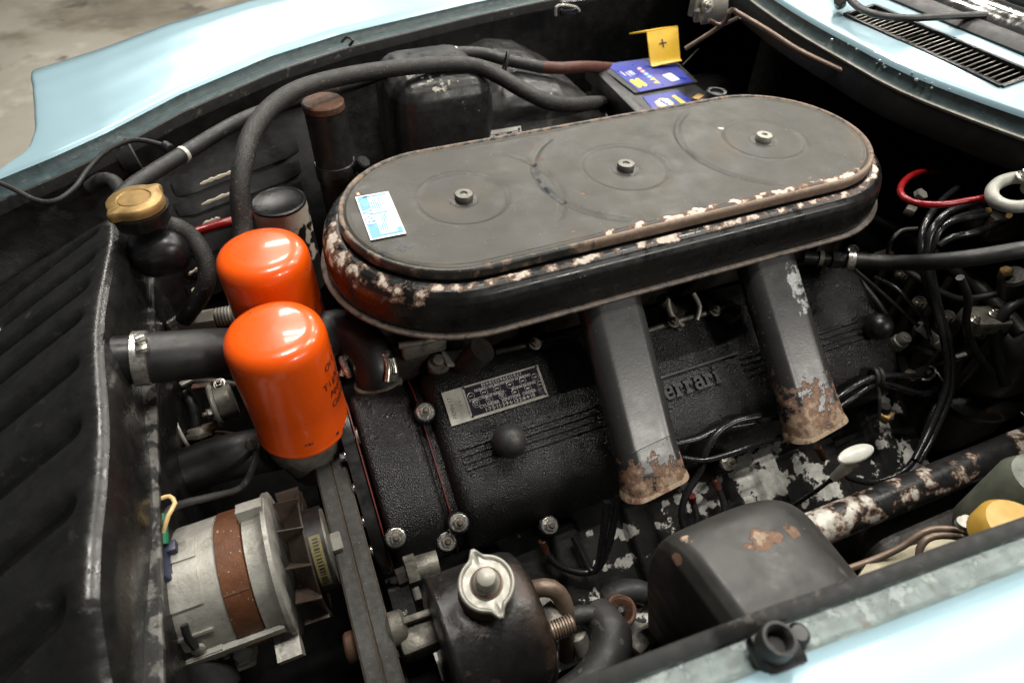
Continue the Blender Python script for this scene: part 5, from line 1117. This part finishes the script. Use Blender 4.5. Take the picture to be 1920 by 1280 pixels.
hose('red_cable', 'bright red cable looping near the pale ring bracket', 'cable', [(1760, 322, .86), (1725, 323, .875), (1700, 335, .885), (1688, 355, .89), (1697, 372, .893), (1725, 382, .895), (1770, 383, .897), (1810, 377, .90), (1862, 368, .905)], .0038, 'red', n=14)
hose('red_cable', 'short red cable behind the air cleaner beside black wires', 'cable', [(1490, 196, .84), (1510, 192, .84), (1530, 188, .84), (1550, 180, .83)], .0045, 'red', n=12)
hose('black_lead', 'black lead arching above the short red cable', 'lead', [(1482, 192, .845), (1505, 180, .85), (1530, 175, .85), (1560, 177, .84)], .0035, 'wire', n=10)
rb = thing('ring_bracket', 'pale cast ring bracket at the bulkhead', 'bracket', pz(1900, 362, .80))
g = G(); g.ring_torus(pz(1908, 360, .918), (-.25, -.1, 1), .021, .0072, 40, 14, sx=1.35); emit('ring', g, 'ringcast', rb)
g = G(); rp = pz(1930, 352, .918); g.tube([rp, rp + V((.05, .01, -.004)), rp + V((.14, .02, -.03)), rp + V((.40, .03, -.06))], .009, 12); emit('arm', g, 'ringcast', rb)
bolt('bolt', pz(1918, 332, .928), (0, -.2, 1), .006, rb, .008)
# ignition leads
def leads(specs, group, lab):
    for (pts, r), lb in zip(specs, lab): hose('ignition_lead', lb, 'lead', pts, r, 'wire', group=group, n=12)
leads([
    ([(1860, 372, .88), (1800, 388, .88), (1765, 408, .875), (1742, 445, .86), (1738, 500, .83), (1752, 570, .785), (1772, 650, .74), (1775, 720, .70), (1745, 800, .66), (1715, 862, .64)], .0042),
    ([(1840, 396, .87), (1785, 412, .87), (1757, 440, .86), (1745, 490, .83), (1760, 570, .78), (1782, 650, .735), (1783, 730, .69), (1752, 812, .65), (1722, 866, .63)], .0042),
    ([(1795, 352, .87), (1762, 380, .87), (1735, 420, .865), (1726, 470, .845), (1738, 540, .80), (1765, 610, .755)], .0040)],
    'ignition leads dropping at the rear of the engine', ['glossy black ignition lead of the dropping bundle, middle of the three beside the throttle barrel', 'glossy black ignition lead of the dropping bundle, the one next to the bulkhead', 'glossy black ignition lead of the dropping bundle, short one next to the air cleaner'])
hose('ignition_lead', 'glossy black lead curving over to the distributor from the bundle, upper one', 'lead', [(1755, 440, .86), (1775, 420, .868), (1800, 411, .87), (1850, 405, .868)], .0042, 'wire', n=12)
hose('ignition_lead', 'glossy black lead curving over to the distributor from the bundle, lower one', 'lead', [(1760, 460, .85), (1785, 445, .86), (1830, 435, .865), (1882, 415, .862)], .0042, 'wire', n=12)
hose('ignition_lead', 'black lead emerging between the two snorkels and looping down, upper one', 'lead', [(1268, 832, .70), (1310, 822, .70), (1345, 806, .70), (1400, 795, .70), (1470, 782, .70)], .0036, 'wire', n=12)
hose('ignition_lead', 'black lead emerging between the two snorkels, lower one', 'lead', [(1275, 858, .685), (1320, 863, .685), (1370, 850, .685), (1420, 832, .685), (1480, 815, .685)], .0036, 'wire', n=12)
hose('ignition_lead', 'black lead looping from between the snorkels down behind tower cover', 'lead', [(1425, 780, .71), (1380, 790, .71), (1345, 812, .705), (1322, 850, .69), (1312, 885, .67), (1285, 930, .65), (1278, 975, .63), (1290, 1000, .62)], .0042, 'wire', n=12)
hose('ignition_lead', 'short black lead with red boot behind the tower cover', 'lead', [(1345, 915, .64), (1356, 940, .632), (1356, 972, .622), (1340, 990, .61)], .0040, 'wire', n=12)
hose('ignition_lead', 'short black lead with orange boot beside the flaked cover', 'lead', [(1298, 938, .64), (1306, 965, .63), (1305, 990, .62)], .0038, 'wire', n=12)
hose('ignition_lead', 'black lead with red boot hanging below the front snorkel', 'lead', [(1024, 1036, .625), (1045, 1058, .615), (1085, 1072, .61), (1115, 1068, .612), (1135, 1040, .63), (1150, 985, .66), (1158, 930, .69)], .0042, 'wire', n=12)
hose('ignition_lead', 'black lead hanging behind the front snorkel, second of the pair', 'lead', [(1075, 1005, .63), (1090, 1035, .62), (1108, 1070, .612), (1122, 1058, .62), (1130, 1010, .65), (1138, 940, .69)], .0042, 'wire', n=12)
def boot(px, py, z, px2, py2, z2, mt, label):
    g = G(); g.cyl(pz(px, py, z), pz(px2, py2, z2), .0050, .0044, n=14, bev=.001); emit('plug_boot', g, mt, label=label, cat='plug boot')
boot(1017, 1012, .64, 1024, 1036, .625, 'redbrown', 'red brown plug boot under the valve cover edge')
boot(1339, 898, .65, 1346, 918, .64, 'redbrown', 'red brown plug boot between the snorkels')
boot(1296, 928, .65, 1299, 942, .638, 'gasket', 'small orange red plug boot by the front snorkel')
boot(1532, 838, .66, 1545, 862, .645, 'redbrown', 'dark red plug boot below the rear snorkel')
hose('ignition_lead', 'black lead leaving rear snorkel towards linkage, upper one', 'lead', [(1562, 752, .69), (1590, 732, .70), (1625, 712, .705), (1650, 705, .705), (1690, 704, .70), (1725, 706, .69)], .0040, 'wire', n=12)
hose('ignition_lead', 'black lead leaving rear snorkel towards linkage, lower one', 'lead', [(1568, 768, .68), (1600, 745, .69), (1630, 725, .695), (1655, 718, .695), (1690, 728, .685), (1730, 738, .675), (1768, 725, .67)], .0040, 'wire', n=12)
hose('ignition_lead', 'black lead looping below the white dipstick handle', 'lead', [(1575, 885, .63), (1600, 898, .625), (1640, 903, .62), (1690, 885, .625), (1720, 850, .64), (1755, 760, .66)], .0040, 'wire', n=12)
sepr = thing('lead_separator', 'grey rubber lead clip on thin stalk above alloy nut', 'lead clip', pz(1655, 780, .64))
for dx in (0, 9):
    g = G(); g.ring_torus(pz(1637 + dx, 708, .70), (.9, -.3, .1), .010, .0028, 26, 8, sx=1.3); emit('clip_ring', g, 'rubber_grey', sepr)
g = G(); g.tube([pz(1646, 725, .695), pz(1649, 750, .68), pz(1648, 780, .66)], .0022, 8); emit('stalk', g, 'rubber_grey', sepr)
g = G(); g.box(pz(1660, 780, .655), (.016, .014, .012), Matrix.Rotation(.3, 3, 'Z'), .002); emit('nut_block', g, 'brass', sepr); cylpx('stud', (1660, 770, .662), (1660, 760, .67), .007, 'casting', sepr, 14, .001)
lk = thing('throttle_linkage', 'black throttle lever with pivot bolt and spring wire', 'linkage', pz(1700, 700, .66))
g = G(); g.lathe(pz(1690, 638, .712), (0, -.3, 1), [(.012, -.03), (.0105, -.012), (.0105, 0), (.0085, .001), (.0085, .008), (.007, .010), (.004, .010), (.004, .0115), (.001, .012)], 22); emit('pivot_bolt', g, 'plated', lk)
def flatbar(name, pts, wd, th, mt, par):
    g = G(); P = catmull(pts, .008); rs = []
    for i, p in enumerate(P):
        t = (P[min(i + 1, len(P) - 1)] - P[max(i - 1, 0)]).normalized(); n_ = V((0, -.35, 1)); n_ = (n_ - t * n_.dot(t)).normalized(); s_ = t.cross(n_)
        rs.append([p + s_ * wd / 2 + n_ * th / 2, p - s_ * wd / 2 + n_ * th / 2, p - s_ * wd / 2 - n_ * th / 2, p + s_ * wd / 2 - n_ * th / 2])
    g.rings(rs); return emit(name, g, mt, par, ang=30)
flatbar('lever', [pz(1685, 650, .70), pz(1690, 672, .69), pz(1696, 695, .682), pz(1712, 708, .68)], .012, .003, 'black', lk)
flatbar('lever_arm', [pz(1700, 652, .70), pz(1725, 656, .698), pz(1748, 664, .695)], .009, .003, 'black', lk)
flatbar('link_plate', [pz(1706, 706, .684), pz(1725, 698, .685), pz(1742, 690, .686)], .012, .002, 'casting', lk)
g = G(); g.lathe(pz(1707, 704, .686), (0, -.3, 1), [(.0085, 0), (.0085, .002), (.006, .003), (.004, .004)], 18); emit('rivet', g, 'stud', lk)
g = G(); g.tube([pz(1724, 706, .686), pz(1732, 712, .686), pz(1745, 710, .686), pz(1755, 698, .687), pz(1750, 688, .688), pz(1742, 686, .688)], .0016, 8); g.tube([pz(1752, 690, .688), pz(1763, 706, .685), pz(1774, 723, .68)], .0012, 6); emit('spring_wire', g, 'steel', lk)
cylpx('ball_end', (1738, 703, .684), (1745, 696, .688), .005, 'casting', lk, 14, .001)
tc2 = thing('throttle_cable', 'thin rod ending in a brassy barrel fitting above linkage', 'cable', pz(1740, 630, .70))
g = G(); g.tube([pz(1602, 505, .79), pz(1660, 555, .765), pz(1722, 611, .74)], .0024, 8); emit('rod', g, 'casting', tc2)
cylpx('barrel', (1724, 612, .738), (1755, 638, .728), .0062, 'plated', tc2, 18, .001); cylpx('barrel_end', (1754, 637, .7285), (1773, 651, .722), .0082, 'plated', tc2, 18, .001); cylpx('barrel_nut', (1722, 610, .74), (1727, 615, .737), .0070, 'plated', tc2, 6)
g = G(); g.tube([pz(1590, 500, .76), pz(1640, 560, .745), pz(1660, 590, .735)], .004, 8); emit('sleeve', g, 'rubber', tc2)
cc2 = thing('choke_cable', 'thin cable with pale tagged clip right of the linkage', 'cable', pz(1790, 668, .68))
g = G(); g.tube([pz(1750, 686, .69), pz(1785, 673, .695)], .0014, 6); emit('inner_wire', g, 'casting', cc2)
g = G(); c, s_, R = bar(pz(1786, 672, .695), pz(1826, 659, .697), .010, .006); g.box(c, s_, R, .001); emit('clip_body', g, 'black', cc2)
g = G(); c, s_, R = bar(pz(1793, 669, .6995), pz(1811, 663, .7005), .005, .002); g.box(c, s_, R, .0005); emit('pale_tag', g, 'white', cc2)
# dipstick
ds = thing('dipstick', 'dipstick with shiny white oval handle by the frame tube', 'dipstick', pz(1490, 940, .58))
hc = pz(1604, 852, .72)
g = G(); g.lathe(hc, (0, -.05, 1), [(.001, -.005), (.014, -.004), (.0225, -.0014), (.0245, .0008), (.0238, .0026), (.020, .0042), (.010, .0052), (.001, .0055)], 40)
for p in g.v: p.y = hc.y + (p.y - hc.y) * .38
emit('handle', g, 'white', ds)
g = G(); g.tube([pz(1602, 862, .712), pz(1582, 880, .70), pz(1562, 896, .685)], lambda t: lerp(.008, .005, t), 12); emit('neck', g, 'alu', ds)
g = G(); g.tube([pz(1566, 892, .688), pz(1530, 920, .65), pz(1475, 955, .60)], .0024, 8); emit('rod', g, 'wire', ds)
# dark castings at the rear right
rc = thing('bellhousing', 'oily dark gearbox casting below the bulkhead', 'casting', (.95, .42, .42))
g = G(); g.box((.93, .45, .58), (.16, .38, .28), None, .05, seg=4); emit('case', subdiv(g, 1), 'casting', rc)
for k in range(7):
    yb_ = .30 + .045 * k; g = G(); g.box((.843, yb_, .62 + .03 * math.sin(k * .9)), (.02, .010, .20), None, .003); emit('web', g, 'casting', rc)
    bolt('bolt', (.84, yb_ + .02, .70 - .01 * (k % 3)), (-1, -.2, .3), .007, rc, .008, mt='alu_dark')
g = G(); g.tube([V((.842, .28, .735)), V((.842, .36, .752)), V((.842, .46, .755)), V((.842, .58, .74))], .011, 12); emit('flange_rim', g, 'casting', rc)
ds2 = thing('distributor', 'dim brown distributor housing beside the ring bracket', 'distributor', pz(1870, 430, .70))
g = G(); g.box(pz(1880, 412, .84), (.08, .05, .04), Matrix.Rotation(-.2, 3, 'Z'), .012); emit('housing', g, 'casting', ds2)
for px, py in ((1853, 397), (1892, 407)): cylpx('brass_screw', (px, py, .858), (px, py - 3, .864), .0035, 'brass', ds2, 12)
cylpx('canister', (1898, 548, .79), (1900, 515, .82), .016, 'casting', ds2, 20, .003); cylpx('brass_union', (1884, 512, .82), (1889, 505, .827), .007, 'brass', ds2, 14, .002)
wr_ = thing('clutch_pipe', 'thin olive pipe with fitting behind the fuel hose', 'pipe', pz(1680, 450, .74))
g = G(); g.tube([pz(1664, 475, .80), pz(1672, 450, .82), pz(1690, 432, .83), pz(1720, 428, .835)], .0025, 8); emit('pipe_run', g, 'casting', wr_)
g = G(); g.box(pz(1707, 395, .85), (.014, .012, .010), Matrix.Rotation(.5, 3, 'Z'), .002); emit('banjo', g, 'alu_dark', wr_); cylpx('nut', (1722, 368, .86), (1730, 362, .866), .008, 'alu', wr_, 6)
g = G(); g.box(pz(1655, 480, .755), (.03, .014, .012), None, .003); emit('bracket', g, 'casting', wr_)
# ================================================================== NEAR RIGHT
pp2 = 'brown copper pipes curving by the beige board'
hose('brake_pipe', 'long brown brake pipe sweeping past the beige board', 'pipe', [(1590, 1066, .735), (1640, 1048, .74), (1690, 1025, .752), (1730, 998, .765), (1760, 991, .77), (1795, 994, .772), (1830, 1008, .77)], .0032, 'pipe', n=10)
hose('brake_pipe', 'short hooked brown brake pipe on the beige board', 'pipe', [(1724, 1055, .75), (1724, 1030, .758), (1738, 1010, .765), (1765, 1003, .768), (1800, 1006, .77), (1822, 1012, .77)], .0034, 'pipe', n=10)
bb = thing('beige_board', 'stained beige board below the brake pipes', 'board', pz(1720, 1040, .70))
g = G(); g.slab([pz(1600, 1090, .728), pz(1840, 1010, .728), pz(1800, 1000, .728), pz(1620, 1060, .728)], .012); emit('board', g, 'beige', bb)
fu = thing('pipe_connector', 'shiny ridged pipe connector beside the yellow cap', 'connector', pz(1812, 980, .76))
cylpx('collar', (1803, 984, .785), (1808, 978, .79), .006, 'plated', fu, 14); cylpx('collar', (1811, 981, .785), (1816, 975, .79), .006, 'plated', fu, 14); cylpx('tip', (1817, 990, .78), (1830, 996, .778), .006, 'casting', fu, 12)
rv = thing('fluid_reservoir', 'cloudy green plastic fluid bottle with yellow cap by near gutter', 'reservoir', pz(1890, 960, .74))
g = G(); g.lathe(pz(1945, 912, .79), (0, 0, 1), [(.001, -.09), (.030, -.09), (.034, -.08), (.034, .0), (.028, .013), (.015, .018)], 32); emit('bottle', g, 'bottle', rv)
g = G(); g.lathe(pz(1908, 988, .83), (0, 0, 1), [(.028, -.02), (.028, -.004), (.024, .002), (.010, .004), (.001, .004)], 32); emit('cap', g, 'bottle_cap', rv)
sd = thing('steering_box', 'dark steering box shadowed below the frame tube', 'steering box', (.60, .13, .50))
g = G(); g.box((.62, .16, .58), (.22, .10, .12), None, .03, seg=4); emit('case', g, 'casting', sd)
g = G(); g.sphere(pz(1840, 740, .58), .05, 18, sq=(1.4, 1, .5)); emit('cover', subdiv(g, 1), 'rust_black', sd, wear=lambda p: .4)

# ================================================================== small clutter in the gaps
cl2 = thing('breather_pipework', 'grimy small breather pipes and brackets between radiator and filters', 'pipework', pz(370, 740, .66))
for pts, r, mt in (([(330, 700, .70), (352, 714, .71), (400, 716, .71), (440, 722, .70)], .005, 'casting'), ([(345, 735, .70), (362, 760, .69), (368, 800, .67), (360, 850, .64)], .006, 'rubber'), ([(320, 760, .68), (335, 800, .67), (330, 850, .65)], .0045, 'rubber_grey')):
    g = G(); g.tube([pz(*t) for t in pts], r, 10); emit('pipe', g, mt, cl2)
g = G(); g.box(pz(350, 716, .72), (.016, .008, .006), Matrix.Rotation(.4, 3, 'Z'), .002); emit('bracket', g, 'alu', cl2)
g = G(); g.box(pz(378, 724, .715), (.022, .008, .006), Matrix.Rotation(-.2, 3, 'Z'), .002); emit('bracket', g, 'rust', cl2)
bolt('bolt', pz(412, 720, .72), (0, -.4, 1), .005, cl2, .006)
cl3 = thing('carburettor_rods', 'thin throttle rods and levers in the shade below the air cleaner', 'linkage', pz(1260, 600, .74))
for pts, r, mt in (([(1215, 620, .775), (1262, 604, .78), (1320, 588, .78), (1375, 572, .78)], .0032, 'alu_dark'), ([(1250, 560, .80), (1258, 590, .785), (1280, 612, .775)], .004, 'alu_dark'), ([(930, 660, .775), (985, 648, .78), (1060, 628, .78)], .0035, 'casting'), ([(1300, 550, .80), (1312, 575, .79), (1306, 600, .78)], .003, 'plated')):
    g = G(); g.tube([pz(*t) for t in pts], r, 10); emit('rod', g, mt, cl3)
for px, py in ((1262, 604), (1340, 583), (1003, 645)): bolt('pivot', pz(px, py, .785), (0, -.4, 1), .005, cl3, .006, mt='alu_dark')
for lab_, pts, r, mt in (('thin black vacuum hose dropping beside the bulkhead castings', [(1800, 520, .84), (1815, 560, .81), (1812, 610, .77), (1830, 660, .73), (1860, 700, .70)], .0045, 'rubber'), ('thin grey hose crossing behind the fuel hose', [(1690, 500, .78), (1720, 520, .785), (1760, 545, .78), (1800, 560, .775), (1850, 555, .78), (1930, 540, .80)], .004, 'rubber_grey'), ('black wire arching behind the throttle barrel', [(1640, 520, .77), (1680, 540, .775), (1712, 575, .765), (1735, 600, .75), (1745, 640, .73)], .003, 'wire'), ('dark hose bending below the bulkhead next to the brass union', [(1930, 560, .79), (1895, 575, .785), (1870, 610, .76), (1868, 660, .72), (1885, 720, .68)], .007, 'rubber')):
    hose('vacuum_hose', lab_, 'hose', pts, r, mt, n=12)
fr = thing('relay_block', 'small alloy relay bracket with screws below the bulkhead', 'bracket', pz(1850, 600, .70))
g = G(); g.box(pz(1845, 600, .76), (.05, .035, .02), Matrix.Rotation(-.3, 3, 'Z'), .004); emit('plate', g, 'alu_dark', fr)
for px, py in ((1828, 600), (1862, 588)): bolt('screw', pz(px, py, .772), (0, -.2, 1), .0045, fr, .005)
